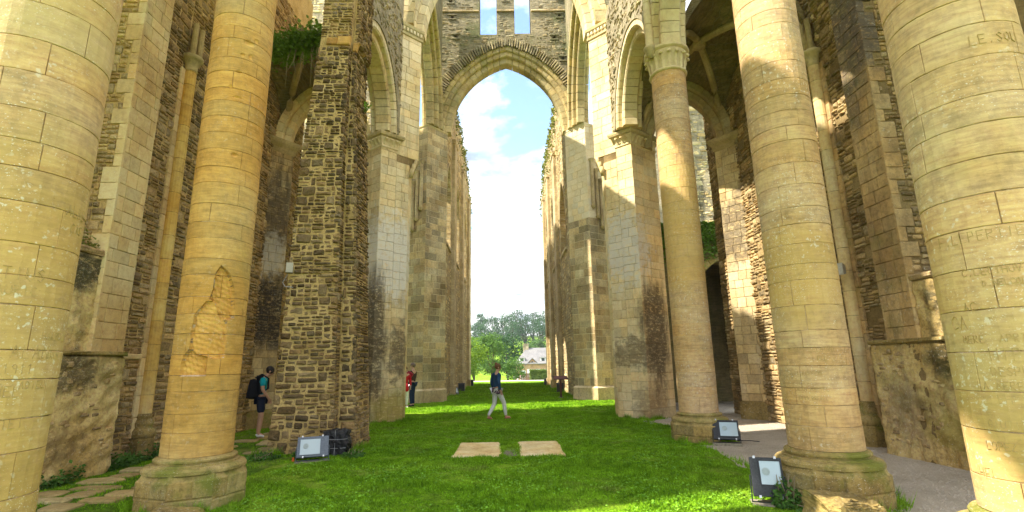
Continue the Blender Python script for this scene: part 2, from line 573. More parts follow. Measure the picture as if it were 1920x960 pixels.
def voussoirs(S, arch, e0, e1, w0, w1, n, mat, rnd, joint=0.008, ch=0.02, tint=(0.85, 1.05), sides=(1, -1), trange=(0, 1), name='voussoir', rough=0.0):
    for side in sides:
        for i in range(n):
            t0 = trange[0] + (trange[1] - trange[0]) * i / n; t1 = trange[0] + (trange[1] - trange[0]) * (i + 1) / n
            gj = joint / (arch.R * 1.2)
            sec = [(e0 + ch, w0), (e0, w0 + ch), (e0, w1 - ch), (e0 + ch, w1), (e1, w1), (e1, w0)]
            V = []
            ee = rnd.uniform(-rough, rough)
            for t in (t0 + gj / 2, (t0 + t1) / 2, (t1 - gj / 2) if i < n - 1 else 1.0 if trange[1] == 1 else t1):
                for (e, w) in sec:
                    V.append(arch.at(side, t, e + ee + rnd.uniform(-.002, .002), w + (rnd.uniform(-rough, rough) * 0.5)))
            Fc = []
            for j in range(2):
                for k in range(6):
                    k2 = (k + 1) % 6
                    q = (j * 6 + k, j * 6 + k2, (j + 1) * 6 + k2, (j + 1) * 6 + k)
                    Fc.append(q if side > 0 else q[::-1])
            Fc.append((5, 4, 3, 2, 1, 0) if side > 0 else (0, 1, 2, 3, 4, 5))
            Fc.append((12, 13, 14, 15, 16, 17) if side > 0 else (17, 16, 15, 14, 13, 12))
            S.put((V, Fc), rtint(rnd, *tint), mat, name)

def slice_wall(mb, patch, us, solid, thick):
    """wall with openings: solid(u, side) -> list of (lo, hi) that are filled at u"""
    prev = None
    def seg_diff(A, B):
        cuts = sorted(set([q for s in A + B for q in s]))
        out = []
        for lo, hi in zip(cuts, cuts[1:]):
            m = (lo + hi) / 2
            ia = any(s[0] < m < s[1] for s in A); ib = any(s[0] < m < s[1] for s in B)
            if ia != ib: out.append((lo, hi))
        return out
    for i in range(len(us) - 1):
        u0, u1 = us[i], us[i + 1]
        um = (u0 + u1) / 2
        eps = 1e-4
        A, B, = solid(u0 + eps), solid(u1 - eps)
        if len(A) != len(B):
            A = B = solid(um)
        for (a, b) in zip(A, B):
            V = [patch(u0, a[0], 0), patch(u1, b[0], 0), patch(u1, b[1], 0), patch(u0, a[1], 0),
                 patch(u0, a[0], -thick), patch(u1, b[0], -thick), patch(u1, b[1], -thick), patch(u0, a[1], -thick)]
            mb.put(V, [(0, 1, 2, 3), (5, 4, 7, 6), (4, 5, 1, 0), (3, 2, 6, 7)])
        for lo, hi in seg_diff(prev if prev is not None else [], A):
            mb.put([patch(u0, lo, 0), patch(u0, hi, 0), patch(u0, hi, -thick), patch(u0, lo, -thick)], [(0, 1, 2, 3)])
        prev = B
    u1 = us[-1]
    for lo, hi in prev:
        mb.put([patch(u1, lo, 0), patch(u1, hi, 0), patch(u1, hi, -thick), patch(u1, lo, -thick)], [(3, 2, 1, 0)])
WORLD_PARENTS = set()
def link(o, parent=None):
    COL.objects.link(o)
    if parent is not None:
        o.parent = parent
        if parent.name in WORLD_PARENTS:
            o.matrix_parent_inverse = Matrix.Translation(-parent.location)
    return o

def thing(name, loc, label, cat, group=None):
    """Empty at the base of a thing whose parts are modelled in world coordinates"""
    o = empty(name, loc, label, cat, group)
    WORLD_PARENTS.add(o.name)
    return o

# ------------------------------------------------------------------ palette
BLACK = (0.035, 0.03, 0.025)
M_col = stone_mat('column_limestone', [(0.3, (0.42, 0.30, 0.12)), (0.45, (0.56, 0.42, 0.19)), (0.58, (0.61, 0.485, 0.27)), (0.72, (0.55, 0.475, 0.31))], 0.7, spots=0.55, grain=0.3, bump=0.35, bedding=0.4, streak=0.05, stains=[((-3.63, 3.58, 1.6), (1, 1, 1.9), (0.50, 0.33, 0.10), 0.6, dict(k=0.8, ns=1.4)), ((-3.63, 3.58, 4.3), (1, 1, 0.5), (0.56, 0.40, 0.16), 0.6, dict(k=0.8, ns=1.6)), ((4.03, 10.98, 4.6), (1, 1, 1.9), (0.58, 0.39, 0.12), 0.65, dict(k=0.7, ns=1.2)), ((3.8, 6.3, 2.6), (1, 1, 0.8), (0.56, 0.38, 0.12), 0.6, dict(k=0.8, ns=1.3)), ((3.64, 3.57, 1.3), (1, 1, 1.0), (0.54, 0.38, 0.13), 0.55, dict(k=0.9, ns=1.3))], algae=0.2, algcol=(0.36, 0.32, 0.13))
M_colgold = stone_mat('column_golden_limestone', [(0.3, (0.46, 0.29, 0.07)), (0.5, (0.60, 0.42, 0.14)), (0.68, (0.58, 0.47, 0.22))], 0.7, spots=0.15, grain=0.25, bump=0.3, bedding=0.35, algae=0.2, algcol=(0.3, 0.27, 0.08))
M_base = stone_mat('mossy_base_stone', [(0.3, (0.12, 0.095, 0.04)), (0.5, (0.25, 0.205, 0.09)), (0.7, (0.36, 0.31, 0.16))], 1.4, spots=0.3, grain=0.5, bump=0.8, streak=0.3, algae=0.8, algcol=(0.14, 0.17, 0.02))
M_cream = stone_mat('cream_limestone', [(0.3, (0.50, 0.42, 0.25)), (0.5, (0.62, 0.55, 0.37)), (0.7, (0.66, 0.61, 0.47))], 0.8, spots=0.1, grain=0.25, bump=0.25, streak=0.12)
M_pierL = stone_mat('stained_pier_stone', [(0.3, (0.47, 0.38, 0.20)), (0.5, (0.63, 0.54, 0.34)), (0.7, (0.65, 0.59, 0.43))], 0.9, spots=0.1, grain=0.3, bump=0.35, streak=0.3, stains=[
    ((-3.6, 15.4, 5.0), (1.2, 1.2, 1.5), (0.72, 0.70, 0.62), 0.8, dict(k=0.9, ns=5)),
    ((-3.98, 15.15, 2.2), (0.42, 1.0, 2.6), (0.06, 0.045, 0.03), 0.85, dict(k=0.7, ns=3, streak=True)),
    ((-3.3, 15.6, 2.0), (0.35, 0.5, 1.0), BLACK, 0.7, dict(k=1.1, ns=5)),
    ((-3.4, 15.6, 0.3), (1.0, 1.0, 0.7), (0.30, 0.25, 0.04), 0.7, dict(k=0.6, ns=2))])
M_pierR = stone_mat('pier_stone', [(0.3, (0.52, 0.40, 0.22)), (0.5, (0.67, 0.56, 0.36)), (0.7, (0.67, 0.60, 0.45))], 0.9, spots=0.1, grain=0.3, bump=0.35, streak=0.15, stains=[
    ((3.7, 15.3, 5.2), (0.9, 0.9, 1.3), (0.66, 0.63, 0.58), 0.75, dict(k=1.0, ns=6)),
    ((4.55, 15.3, 2.5), (0.62, 1.0, 2.0), (0.06, 0.045, 0.03), 0.85, dict(k=0.7, ns=3, streak=True)),
    ((3.9, 15.2, 1.9), (0.9, 0.9, 0.55), (0.12, 0.09, 0.05), 0.7, dict(k=1.2, ns=4)),
    ((4.3, 15.1, 0.4), (0.6, 1.0, 0.6), (0.20, 0.13, 0.07), 0.6, dict(k=0.9, ns=4))])
M_pierW = stone_mat('grey_brown_ashlar', [(0.3, (0.24, 0.195, 0.12)), (0.5, (0.40, 0.34, 0.22)), (0.7, (0.51, 0.46, 0.33))], 0.9, spots=0.3, grain=0.4, bump=0.5, streak=0.35, algae=0.2)
M_cleanW = stone_mat('pale_renewed_ashlar', [(0.3, (0.55, 0.48, 0.32)), (0.6, (0.66, 0.60, 0.46))], 0.8, grain=0.2, bump=0.2)
M_archW = stone_mat('weathered_arch_stone', [(0.3, (0.27, 0.24, 0.13)), (0.5, (0.42, 0.37, 0.22)), (0.7, (0.52, 0.46, 0.30))], 0.7, spots=0.1, grain=0.35, bump=0.4, algae=0.4, algcol=(0.19, 0.22, 0.07))
M_mortar = stone_mat('sandy_mortar', [(0.3, (0.26, 0.20, 0.09)), (0.5, (0.40, 0.32, 0.16)), (0.7, (0.46, 0.38, 0.22))], 2.0, grain=0.5, bump=0.9)
M_mortard = stone_mat('dark_joint_mortar', [(0.3, (0.13, 0.10, 0.05)), (0.6, (0.26, 0.21, 0.12))], 2.0, grain=0.4, bump=0.5)
M_mortarc = stone_mat('column_joint_mortar', [(0.38, (0.20, 0.15, 0.07)), (0.52, (0.40, 0.32, 0.18)), (0.6, (0.66, 0.58, 0.42))], 4.0, grain=0.4, bump=0.5)
M_mortarw = stone_mat('pale_joint_mortar', [(0.3, (0.36, 0.30, 0.18)), (0.6, (0.62, 0.56, 0.42))], 3.0, grain=0.3, bump=0.5)
M_rub = stone_mat('dark_rubble_stone', [(0.3, (0.10, 0.08, 0.05)), (0.45, (0.185, 0.14, 0.085)), (0.6, (0.26, 0.205, 0.12)), (0.75, (0.19, 0.165, 0.145))], 1.6, spots=0.2, grain=0.5, bump=0.9, spotcol=(0.45, 0.42, 0.3))
M_rubw = stone_mat('wall_rubble_stone', [(0.3, (0.18, 0.14, 0.09)), (0.5, (0.37, 0.295, 0.18)), (0.7, (0.50, 0.42, 0.27))], 1.4, spots=0.3, grain=0.5, bump=0.9, algae=0.2)
M_slst = stone_mat('grey_slate_stone', [(0.3, (0.16, 0.15, 0.10)), (0.5, (0.30, 0.28, 0.20)), (0.7, (0.42, 0.39, 0.28))], 1.3, spots=0.2, grain=0.45, bump=0.8, algae=0.3, algcol=(0.13, 0.15, 0.05))
M_nst = stone_mat('nave_rubble_stone', [(0.3, (0.34, 0.275, 0.155)), (0.5, (0.52, 0.44, 0.27)), (0.7, (0.64, 0.57, 0.41))], 0.8, spots=0.2, grain=0.4, bump=0.7, streak=0.2)
M_slate = courses_mat('thin_slate_rubble', 'y', 0.32, 0.07, [(0.3, (0.20, 0.18, 0.12)), (0.5, (0.34, 0.31, 0.22)), (0.7, (0.46, 0.43, 0.32))], (0.4, 0.36, 0.25), jitter=0.10, msize=0.012, streak=0.15, bump=0.9)
M_tower = courses_mat('tower_slate_rubble', 'x', 0.34, 0.085, [(0.3, (0.17, 0.17, 0.10)), (0.5, (0.30, 0.28, 0.19)), (0.7, (0.42, 0.38, 0.27))], (0.30, 0.27, 0.19), jitter=0.06, msize=0.010, streak=0.3, algae=0.6, bump=1.0)
M_towers = courses_mat('tower_side_rubble', 'y', 0.34, 0.085, [(0.3, (0.17, 0.17, 0.10)), (0.5, (0.30, 0.28, 0.19)), (0.7, (0.42, 0.38, 0.27))], (0.30, 0.27, 0.19), jitter=0.06, msize=0.010, streak=0.3, algae=0.4, bump=1.0)
M_nave = courses_mat('nave_rubble', 'y', 0.42, 0.16, [(0.3, (0.24, 0.19, 0.10)), (0.5, (0.40, 0.33, 0.19)), (0.7, (0.55, 0.48, 0.33))], (0.5, 0.44, 0.3), jitter=0.06, msize=0.012, streak=0.2, bump=0.9)
M_navep = courses_mat('nave_ashlar', 'y', 0.6, 0.3, [(0.3, (0.36, 0.29, 0.17)), (0.5, (0.50, 0.43, 0.28)), (0.7, (0.60, 0.54, 0.40))], (0.3, 0.25, 0.15), jitter=0.01, msize=0.008, streak=0.3, bump=0.4, stonevar=0.35)
M_far = courses_mat('pale_far_rubble', 'x', 0.5, 0.17, [(0.3, (0.16, 0.14, 0.09)), (0.45, (0.34, 0.31, 0.23)), (0.6, (0.50, 0.46, 0.36)), (0.75, (0.56, 0.52, 0.42))], (0.44, 0.40, 0.3), jitter=0.14, msize=0.010, streak=0.6, bump=1.0, varscale=1.2)
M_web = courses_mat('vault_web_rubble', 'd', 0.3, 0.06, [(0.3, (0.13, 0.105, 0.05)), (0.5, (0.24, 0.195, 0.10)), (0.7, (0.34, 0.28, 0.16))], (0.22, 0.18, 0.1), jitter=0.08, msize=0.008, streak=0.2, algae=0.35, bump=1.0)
M_rib = stone_mat('vault_rib_stone', [(0.3, (0.22, 0.18, 0.09)), (0.5, (0.36, 0.30, 0.17)), (0.7, (0.45, 0.4, 0.25))], 0.9, grain=0.3, bump=0.4, algae=0.3)
M_plaster = stone_mat('old_lime_plaster', [(0.3, (0.32, 0.24, 0.10)), (0.45, (0.50, 0.40, 0.20)), (0.6, (0.60, 0.50, 0.29)), (0.75, (0.56, 0.44, 0.29))], 1.5, spots=0.4, grain=0.5, bump=1.0, streak=0.4, algae=0.45, algcol=(0.13, 0.13, 0.03), tint=True, stains=[((6.75, 7.5, 1.65), (.7, .55, .5), (.05, .05, .025), .85, dict(k=.9, ns=3)), ((6.8, 7.3, 2.5), (.8, .6, .5), (.05, .05, .03), .85, dict(k=.8, ns=3)), ((6.6, 8.6, .7), (.5, .5, .5), (.30, .20, .13), .6, dict(k=1, ns=4)), ((6.7, 7.6, .5), (.5, .8, .35), (.30, .26, .05), .6, dict(k=1, ns=3)), ((-6.7, 7.7, 3.2), (.7, .7, .4), (.045, .045, .025), .9, dict(k=.8, ns=3)), ((-6.65, 7.6, 1.6), (.6, .8, .35), (.06, .05, .03), .8, dict(k=1, ns=3, streak=True)), ((-6.6, 7.4, .5), (.6, 1.0, .4), (.16, .11, .05), .6, dict(k=1, ns=4))])
M_pil = stone_mat('pilaster_limestone', [(0.3, (0.50, 0.38, 0.20)), (0.5, (0.63, 0.51, 0.30)), (0.7, (0.66, 0.59, 0.40))], 0.9, spots=0.25, grain=0.3, bump=0.35, streak=0.12)
M_pilr = stone_mat('darkened_pilaster_stone', [(0.3, (0.24, 0.17, 0.10)), (0.5, (0.42, 0.32, 0.18)), (0.7, (0.54, 0.43, 0.26))], 0.9, spots=0.25, grain=0.4, bump=0.5, streak=0.3, algae=0.3, stains=[((6.7, 8.4, 9.0), (1.2, 1.2, 3.0), (0.10, 0.085, 0.07), 0.85, dict(k=0.7, ns=2))])
M_shaft = stone_mat('ochre_shaft_stone', [(0.3, (0.46, 0.28, 0.06)), (0.5, (0.58, 0.42, 0.15)), (0.7, (0.55, 0.5, 0.34))], 0.6, spots=0.15, grain=0.3, bump=0.3)

def col_tint(rnd):
    r = rnd.random()
    if r < 0.10: return (0.93, 0.96, 1.0)
    if r < 0.18: return (1.01, 0.95, 0.84)
    return rtint(rnd, 0.84, 1.07, 0.04)

# ------------------------------------------------------------------ carved graffiti: stroke letters wrapped on a column
FONT = {
 'A': [((0, 0), (.5, 1), (1, 0)), ((.2, .4), (.8, .4))], 'B': [((0, 0), (0, 1), (.7, .9), (.7, .6), (0, .5), (.9, .4), (.8, .05), (0, 0))],
 'C': [((1, .85), (.6, 1), (.1, .8), (0, .4), (.3, 0), (1, .12))], 'D': [((0, 0), (0, 1), (.6, .9), (.95, .5), (.6, .1), (0, 0))],
 'E': [((1, 1), (0, 1), (0, 0), (1, 0)), ((0, .5), (.7, .5))], 'F': [((1, 1), (0, 1), (0, 0)), ((0, .5), (.7, .5))],
 'G': [((1, .85), (.5, 1), (0, .6), (.1, .15), (.6, 0), (1, .3), (.6, .4))], 'H': [((0, 0), (0, 1)), ((1, 0), (1, 1)), ((0, .5), (1, .5))],
 'I': [((.5, 0), (.5, 1))], 'J': [((.8, 1), (.8, .2), (.4, 0), (.1, .2))], 'K': [((0, 0), (0, 1)), ((1, 1), (0, .45), (1, 0))], 'L': [((0, 1), (0, 0), (.9, 0))],
 'M': [((0, 0), (.1, 1), (.5, .4), (.9, 1), (1, 0))], 'N': [((0, 0), (0, 1), (1, 0), (1, 1))],
 'O': [((.5, 0), (.05, .3), (.1, .8), (.5, 1), (.9, .75), (.95, .25), (.5, 0))], 'P': [((0, 0), (0, 1), (.8, .95), (.85, .55), (0, .45))],
 'R': [((0, 0), (0, 1), (.8, .95), (.8, .6), (0, .5), (.9, 0))], 'S': [((.95, .85), (.5, 1), (.05, .75), (.9, .3), (.5, 0), (0, .15))],
 'T': [((0, 1), (1, 1)), ((.5, 1), (.5, 0))], 'U': [((0, 1), (0, .2), (.5, 0), (1, .2), (1, 1))], 'V': [((0, 1), (.5, 0), (1, 1))], 'Y': [((0, 1), (.5, .5), (1, 1)), ((.5, .5), (.5, 0))],
 'X': [((0, 0), (1, 1)), ((0, 1), (1, 0))], 'Z': [((0, 1), (1, 1), (0, 0), (1, 0))], '.': [((.4, 0), (.5, .1))], '1': [((.2, .8), (.5, 1), (.5, 0))], '9': [((.9, .6), (.4, .5), (.1, .8), (.5, 1), (.9, .8), (.8, 0))],
 '0': [((.5, 0), (.1, .3), (.1, .7), (.5, 1), (.9, .7), (.9, .3), (.5, 0))], '8': [((.5, .5), (.1, .75), (.5, 1), (.9, .75), (.5, .5), (.05, .25), (.5, 0), (.95, .25), (.5, .5))], '2': [((.1, .8), (.5, 1), (.9, .7), (0, 0), (1, 0))], '7': [((0, 1), (1, 1), (.4, 0))], '6': [((.8, 1), (.2, .5), (.1, .2), (.5, 0), (.9, .25), (.5, .5), (.15, .3))], '4': [((.7, 0), (.7, 1), (0, .3), (1, .3))], '-': [((.1, .5), (.9, .5))]}
M_carve = stone_mat('carved_letter_groove_shade', [(0.3, (0.30, 0.225, 0.105)), (0.6, (0.41, 0.325, 0.165))], 2.0, grain=0.3, bump=0.2)  # darker colour of the raised strips stands in for shade inside the grooves

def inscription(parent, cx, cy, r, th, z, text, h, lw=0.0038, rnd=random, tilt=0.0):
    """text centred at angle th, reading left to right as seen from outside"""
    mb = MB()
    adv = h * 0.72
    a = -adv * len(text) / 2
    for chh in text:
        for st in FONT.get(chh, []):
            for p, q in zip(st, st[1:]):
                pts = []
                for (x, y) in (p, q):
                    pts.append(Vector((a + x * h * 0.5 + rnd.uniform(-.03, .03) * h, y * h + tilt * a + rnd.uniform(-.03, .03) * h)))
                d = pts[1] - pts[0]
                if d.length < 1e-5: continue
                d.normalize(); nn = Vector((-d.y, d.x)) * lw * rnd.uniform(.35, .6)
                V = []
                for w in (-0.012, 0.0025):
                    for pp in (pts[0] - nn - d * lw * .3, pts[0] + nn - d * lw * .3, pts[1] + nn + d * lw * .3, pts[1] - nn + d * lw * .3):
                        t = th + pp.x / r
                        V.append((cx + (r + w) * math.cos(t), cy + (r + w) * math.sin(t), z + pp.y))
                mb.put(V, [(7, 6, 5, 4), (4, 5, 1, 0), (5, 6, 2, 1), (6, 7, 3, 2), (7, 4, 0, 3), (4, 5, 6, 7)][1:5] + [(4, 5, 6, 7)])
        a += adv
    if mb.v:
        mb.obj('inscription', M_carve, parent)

# ------------------------------------------------------------------ round columns
def column(label, cx, cy, r, seed, mat=None, ztop=8.42, dent=None, texts=(), rot=0.0, chh=(0.19, 0.31), joint=0.0035, mort=None, group='round choir columns'):
    rnd = random.Random(seed)
    t = thing('stone_column', (cx, cy, 0), label, 'column', group)
    # plinth and moulded base
    oc = [(cx + 0.62 * math.cos(rot + k * math.pi / 4), cy + 0.62 * math.sin(rot + k * math.pi / 4)) for k in range(8)]
    mb = MB()
    loft_poly(mb, oc, [(-0.25, -0.012), (0.35, -0.012), (0.37, -0.03), (0.42, -0.05)])
    pl = mb.obj('plinth', M_base, t)
    S = Stones()
    for k in range(8):
        f, L = plane_patch(oc[k], oc[(k + 1) % 8])
        ashlar(S, f, L, -0.05, 0.36, M_base, rnd, ch=(0.18, 0.24), bw=(0.3, 0.6), joint=0.008, cham=0.014, depth=0.05, w_j=0.004, tint=(0.85, 1.1), jit=0.003)
    S.done(pl, limit=40)
    mb = MB()
    rr = r + 0.145
    mb.lathe([(rr + .005, 0.405), (rr + 0.022, 0.415), (rr + 0.022, 0.45), (rr + .005, 0.475), (rr - 0.03, 0.487), (rr - 0.06, 0.488), (rr - 0.062, 0.507), (r + 0.035, 0.511), (r + 0.035, 0.525), (r + 0.055, 0.533), (r + 0.058, 0.553), (r + 0.045, 0.57), (r + 0.02, 0.573), (r + 0.012, 0.582), (r - 0.05, 0.584)], (cx, cy), 56)
    mb.obj('base_moulding', M_base, t)
    # shaft
    patch, L = cyl_patch(cx, cy, r, math.atan2(-cy, -cx) + math.pi + rnd.uniform(-.3, .3))
    th0 = math.atan2(patch(0, 0, 0)[1] - cy, patch(0, 0, 0)[0] - cx)
    nth, nz = (160, 400) if dent else (64, 2)
    V, Fc = [], []
    for j in range(nz + 1):
        z = 0.55 + (ztop - 0.55) * j / nz
        for k in range(nth):
            a = L * k / nth
            w = -0.011 - (dent(th0 + a / r, z) * 1.05 + (0.012 if dent(th0 + a / r, z) > 0.005 else 0) if dent else 0)
            V.append(patch(a, z, w))
    for j in range(nz):
        for k in range(nth):
            k2 = (k + 1) % nth
            Fc.append((j * nth + k, j * nth + k2, (j + 1) * nth + k2, (j + 1) * nth + k))
    add('shaft_core', V, Fc, mort or M_mortarc, t, None, True)
    S = Stones()
    z = 0.584
    while z < ztop - 0.02:
        h = min(rnd.uniform(*chh), ztop - z)
        if ztop - z - h < 0.12: h = ztop - z
        a = rnd.uniform(0, L)
        a_end = a + L
        ct = col_tint(rnd); joint = rnd.choice([.003, .004, .006])
        while a < a_end - 1e-3:
            wd = rnd.uniform(0.62, 1.15)
            if a_end - a - wd < 0.45: wd = a_end - a
            a0, a1 = a + joint / 2, a + wd - joint / 2
            hit = False
            if dent:
                for ii in range(13):
                    for jj in range(9):
                        if dent(th0 + (a0 + (a1 - a0) * ii / 12) / r, z + h * jj / 8) > 0.002: hit = True
            m = mat or M_col
            kk = rnd.uniform(.96, 1.03); tt = tuple(q * kk for q in ct)
            if hit:
                vf = (block(patch, a0, a1, z + joint / 2, z + h - joint / 2, 0.004, 0.12, rnd.uniform(-.002, .002), 1, 0.0012, rnd, lambda q, b: dent(th0 + q / r, b), 0.010))
                rad = np.hypot(*(np.array(vf[0])[:, :2] - np.array([cx, cy])).T)
                S.put(vf, np.where((rad < r - .012)[:, None], np.array([[1.2, 1.18, 1.15]]), np.array([tt])), m)
            else:
                S.put(block(patch, a0, a1, z + joint / 2, z + h - joint / 2, 0.0035, 0.04, rnd.uniform(-.0025, .0025), max(2, int(wd / 0.075)), 0.001, rnd), tt, m)
            a += wd
        z += h
    S.done(t)
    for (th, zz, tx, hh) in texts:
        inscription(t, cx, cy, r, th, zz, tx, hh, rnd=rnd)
    return t

def capital(t, cx, cy, r, z0, z1, mat):
    mb = MB()
    mb.lathe([(r - 0.03, z0 - 0.02), (r + 0.035, z0 - 0.01), (r + 0.05, z0 + 0.02), (r + 0.035, z0 + 0.05), (r + 0.0, z0 + 0.06)], (cx, cy), 40)
    mb.obj('neck_ring', mat, t, True)
    mb = MB()
    h = z1 - z0
    mb.lathe([(r - 0.02, z0 + 0.05), (r - 0.01, z0 + 0.2 * h), (r + 0.015, z0 + 0.5 * h), (r + 0.05, z0 + 0.68 * h), (r + 0.085, z0 + 0.78 * h), (r + 0.085, z0 + 0.82 * h), (r + 0.05, z0 + 0.83 * h)], (cx, cy), 40)
    mb.obj('bell', mat, t, True)
    mb = MB()
    oc = [(cx + (r + 0.125) * math.cos(k * math.pi / 8), cy + (r + 0.125) * math.sin(k * math.pi / 8)) for k in range(16)]
    loft_poly(mb, oc, [(z0 + 0.81 * h, -0.06), (z0 + 0.86 * h, -0.01), (z0 + 0.9 * h, 0.015), (z1 - 0.01, 0.015), (z1, 0.0)], True, True)
    mb.obj('abacus', mat, t)
    for k in range(16):
        an = 2 * math.pi * (k + 0.5) / 16
        d = Vector((math.cos(an), math.sin(an), 0)); s = Vector((-math.sin(an), math.cos(an), 0))
        c = Vector((cx, cy, 0))
        mb = MB()
        pts = [(r + 0.01, z0 + 0.10 * h), (r + 0.025, z0 + 0.4 * h), (r + 0.065, z0 + 0.62 * h), (r + 0.115, z0 + 0.72 * h), (r + 0.13, z0 + 0.64 * h), (r + 0.11, z0 + 0.60 * h)]
        wd = [0.05, 0.055, 0.05, 0.045, 0.04, 0.02]
        V, Fc = [], []
        for (q, zz), w in zip(pts, wd):
            for sg, dq in ((-1, -0.012), (0, 0.016), (1, -0.012)):
                p = c + d * (q + dq) + s * (sg * w); V.append((p.x, p.y, zz))
        for i in range(len(pts) - 1):
            for j in range(2):
                Fc.append((i * 3 + j, i * 3 + j + 1, (i + 1) * 3 + j + 1, (i + 1) * 3 + j))
        mb.put(V, Fc)
        mb.tube([c + d * (r + 0.10) - s * 0.045 + Vector((0, 0, z0 + .66 * h)), c + d * (r + 0.10) + s * 0.045 + Vector((0, 0, z0 + .66 * h))], 0.028, 6)
        mb.obj('leaf', mat, t)

def ang(cx, cy, daz):
    """angle on a column of the point facing the camera, turned daz degrees to the right as seen from it"""
    return math.atan2(-cy, -cx) + R(daz)

def in_poly(x, y, poly):
    c = False
    n = len(poly)
    for i in range(n):
        (x1, y1), (x2, y2) = poly[i], poly[i - 1]
        if (y1 > y) != (y2 > y) and x < (x2 - x1) * (y - y1) / (y2 - y1) + x1: c = not c
    return c

L1C, L2C = (-3.63, 3.58), (-3.92, 6.71)
R1C, R2C, R3C = (3.64, 3.57), (3.80, 6.30), (4.03, 10.98)
CR = 0.40
# spalled recesses of the second left column, as (turn from camera in degrees, height) outlines
RECESS = [([(5.2, 2.925), (16.9, 2.858), (24.7, 2.76), (30.9, 2.661), (38.9, 2.259), (28.7, 2.226), (18.3, 2.236), (10.0, 2.319), (0.0, 2.463), (-7.1, 2.488), (-3.2, 2.647), (-2.6, 2.816)], 0.062),
          ([(-12.3, 2.45), (0.0, 2.463), (10.3, 2.301), (25.0, 2.206), (26.6, 2.014), (26.7, 1.751), (6.6, 1.743), (-0.5, 1.778), (-20.9, 1.797), (-30.6, 1.868), (-31.1, 2.044), (-29.4, 2.241), (-25.7, 2.322)], 0.042),
          ([(-30.5, 1.859), (-20.9, 1.797), (-0.3, 1.76), (-0.4, 1.534), (-43.5, 1.536), (-43.5, 1.677), (-39.9, 1.79)], 0.055)]
CHIPS = [(12, 6.19, 11, 0.05, 0.035), (26, 6.27, 6, 0.04, 0.025), (2, 5.98, 5, 0.03, 0.025), (17, 5.98, 5, 0.06, 0.02), (-2, 5.7, 6, 0.02, 0.02), (-13, 5.46, 4, 0.03, 0.02), (1, 5.31, 9, 0.025, 0.02), (7, 4.46, 7, 0.035, 0.03)]
_tc2 = math.atan2(-L2C[1], -L2C[0])
def dent_L2(th, z):
    d = math.degrees((th - _tc2 + math.pi) % (2 * math.pi) - math.pi)
    if abs(d) > 80: return 0.0
    w = 0.0
    nx, nz = d + .35 * math.sin(z * 31), z
    for poly, dep in RECESS:
        if in_poly(nx, nz, poly):
            w = max(w, dep * (1 + 0.10 * math.sin(z * 95 + d * .25) + 0.08 * math.sin(d * .8 + z * 40)))
    for (c0, c1, ra, rb, dep) in CHIPS:
        q = ((d - c0) / ra) ** 2 + ((z - c1) / rb) ** 2
        if q < 1: w = max(w, dep * (1 - q))
    return w

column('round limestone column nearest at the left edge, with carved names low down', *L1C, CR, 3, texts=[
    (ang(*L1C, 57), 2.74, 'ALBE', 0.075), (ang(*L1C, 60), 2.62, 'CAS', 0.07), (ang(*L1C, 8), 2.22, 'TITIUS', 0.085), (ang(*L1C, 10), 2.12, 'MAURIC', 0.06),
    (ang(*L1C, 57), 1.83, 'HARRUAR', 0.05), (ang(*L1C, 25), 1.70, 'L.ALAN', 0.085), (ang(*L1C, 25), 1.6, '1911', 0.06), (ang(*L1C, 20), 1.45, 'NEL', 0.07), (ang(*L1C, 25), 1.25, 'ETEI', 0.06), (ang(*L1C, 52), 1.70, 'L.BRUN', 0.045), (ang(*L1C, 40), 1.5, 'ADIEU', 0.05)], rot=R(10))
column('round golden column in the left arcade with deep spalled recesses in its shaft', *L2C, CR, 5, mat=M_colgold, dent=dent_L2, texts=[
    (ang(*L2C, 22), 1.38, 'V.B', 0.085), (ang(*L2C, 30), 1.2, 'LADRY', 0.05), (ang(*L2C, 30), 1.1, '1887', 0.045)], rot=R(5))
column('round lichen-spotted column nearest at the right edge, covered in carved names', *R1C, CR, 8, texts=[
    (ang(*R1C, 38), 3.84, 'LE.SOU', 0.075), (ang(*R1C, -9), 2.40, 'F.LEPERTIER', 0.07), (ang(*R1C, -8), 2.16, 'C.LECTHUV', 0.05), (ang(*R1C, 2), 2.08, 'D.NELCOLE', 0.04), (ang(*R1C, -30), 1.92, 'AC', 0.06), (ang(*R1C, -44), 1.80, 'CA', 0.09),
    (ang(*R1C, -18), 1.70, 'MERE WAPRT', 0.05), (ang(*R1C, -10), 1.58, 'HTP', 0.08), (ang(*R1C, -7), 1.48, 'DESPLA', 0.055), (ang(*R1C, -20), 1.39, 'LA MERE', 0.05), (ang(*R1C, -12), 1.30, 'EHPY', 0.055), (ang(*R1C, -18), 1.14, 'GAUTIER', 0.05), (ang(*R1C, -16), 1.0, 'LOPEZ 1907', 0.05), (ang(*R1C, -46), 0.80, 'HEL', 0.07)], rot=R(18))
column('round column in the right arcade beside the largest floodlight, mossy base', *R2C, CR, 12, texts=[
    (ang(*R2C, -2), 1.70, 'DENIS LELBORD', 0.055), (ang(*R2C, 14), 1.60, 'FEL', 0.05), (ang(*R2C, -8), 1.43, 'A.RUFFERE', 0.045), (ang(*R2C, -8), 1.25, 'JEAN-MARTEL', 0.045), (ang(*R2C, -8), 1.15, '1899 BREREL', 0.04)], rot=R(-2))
c3 = column('slender round column carrying the leafy capital on the right', *R3C, CR, 21, rot=R(12), chh=(0.2, 0.34), mort=M_mortarw)
capital(c3, *R3C, CR, 8.42, 9.05, M_cream)
for par, (cx, cy) in (('stone_column', L1C), ('stone_column.001', L2C), ('stone_column.002', R1C), ('stone_column.003', R2C)):
    capital(bpy.data.objects[par], cx, cy, CR, 8.42, 9.05, M_cream)

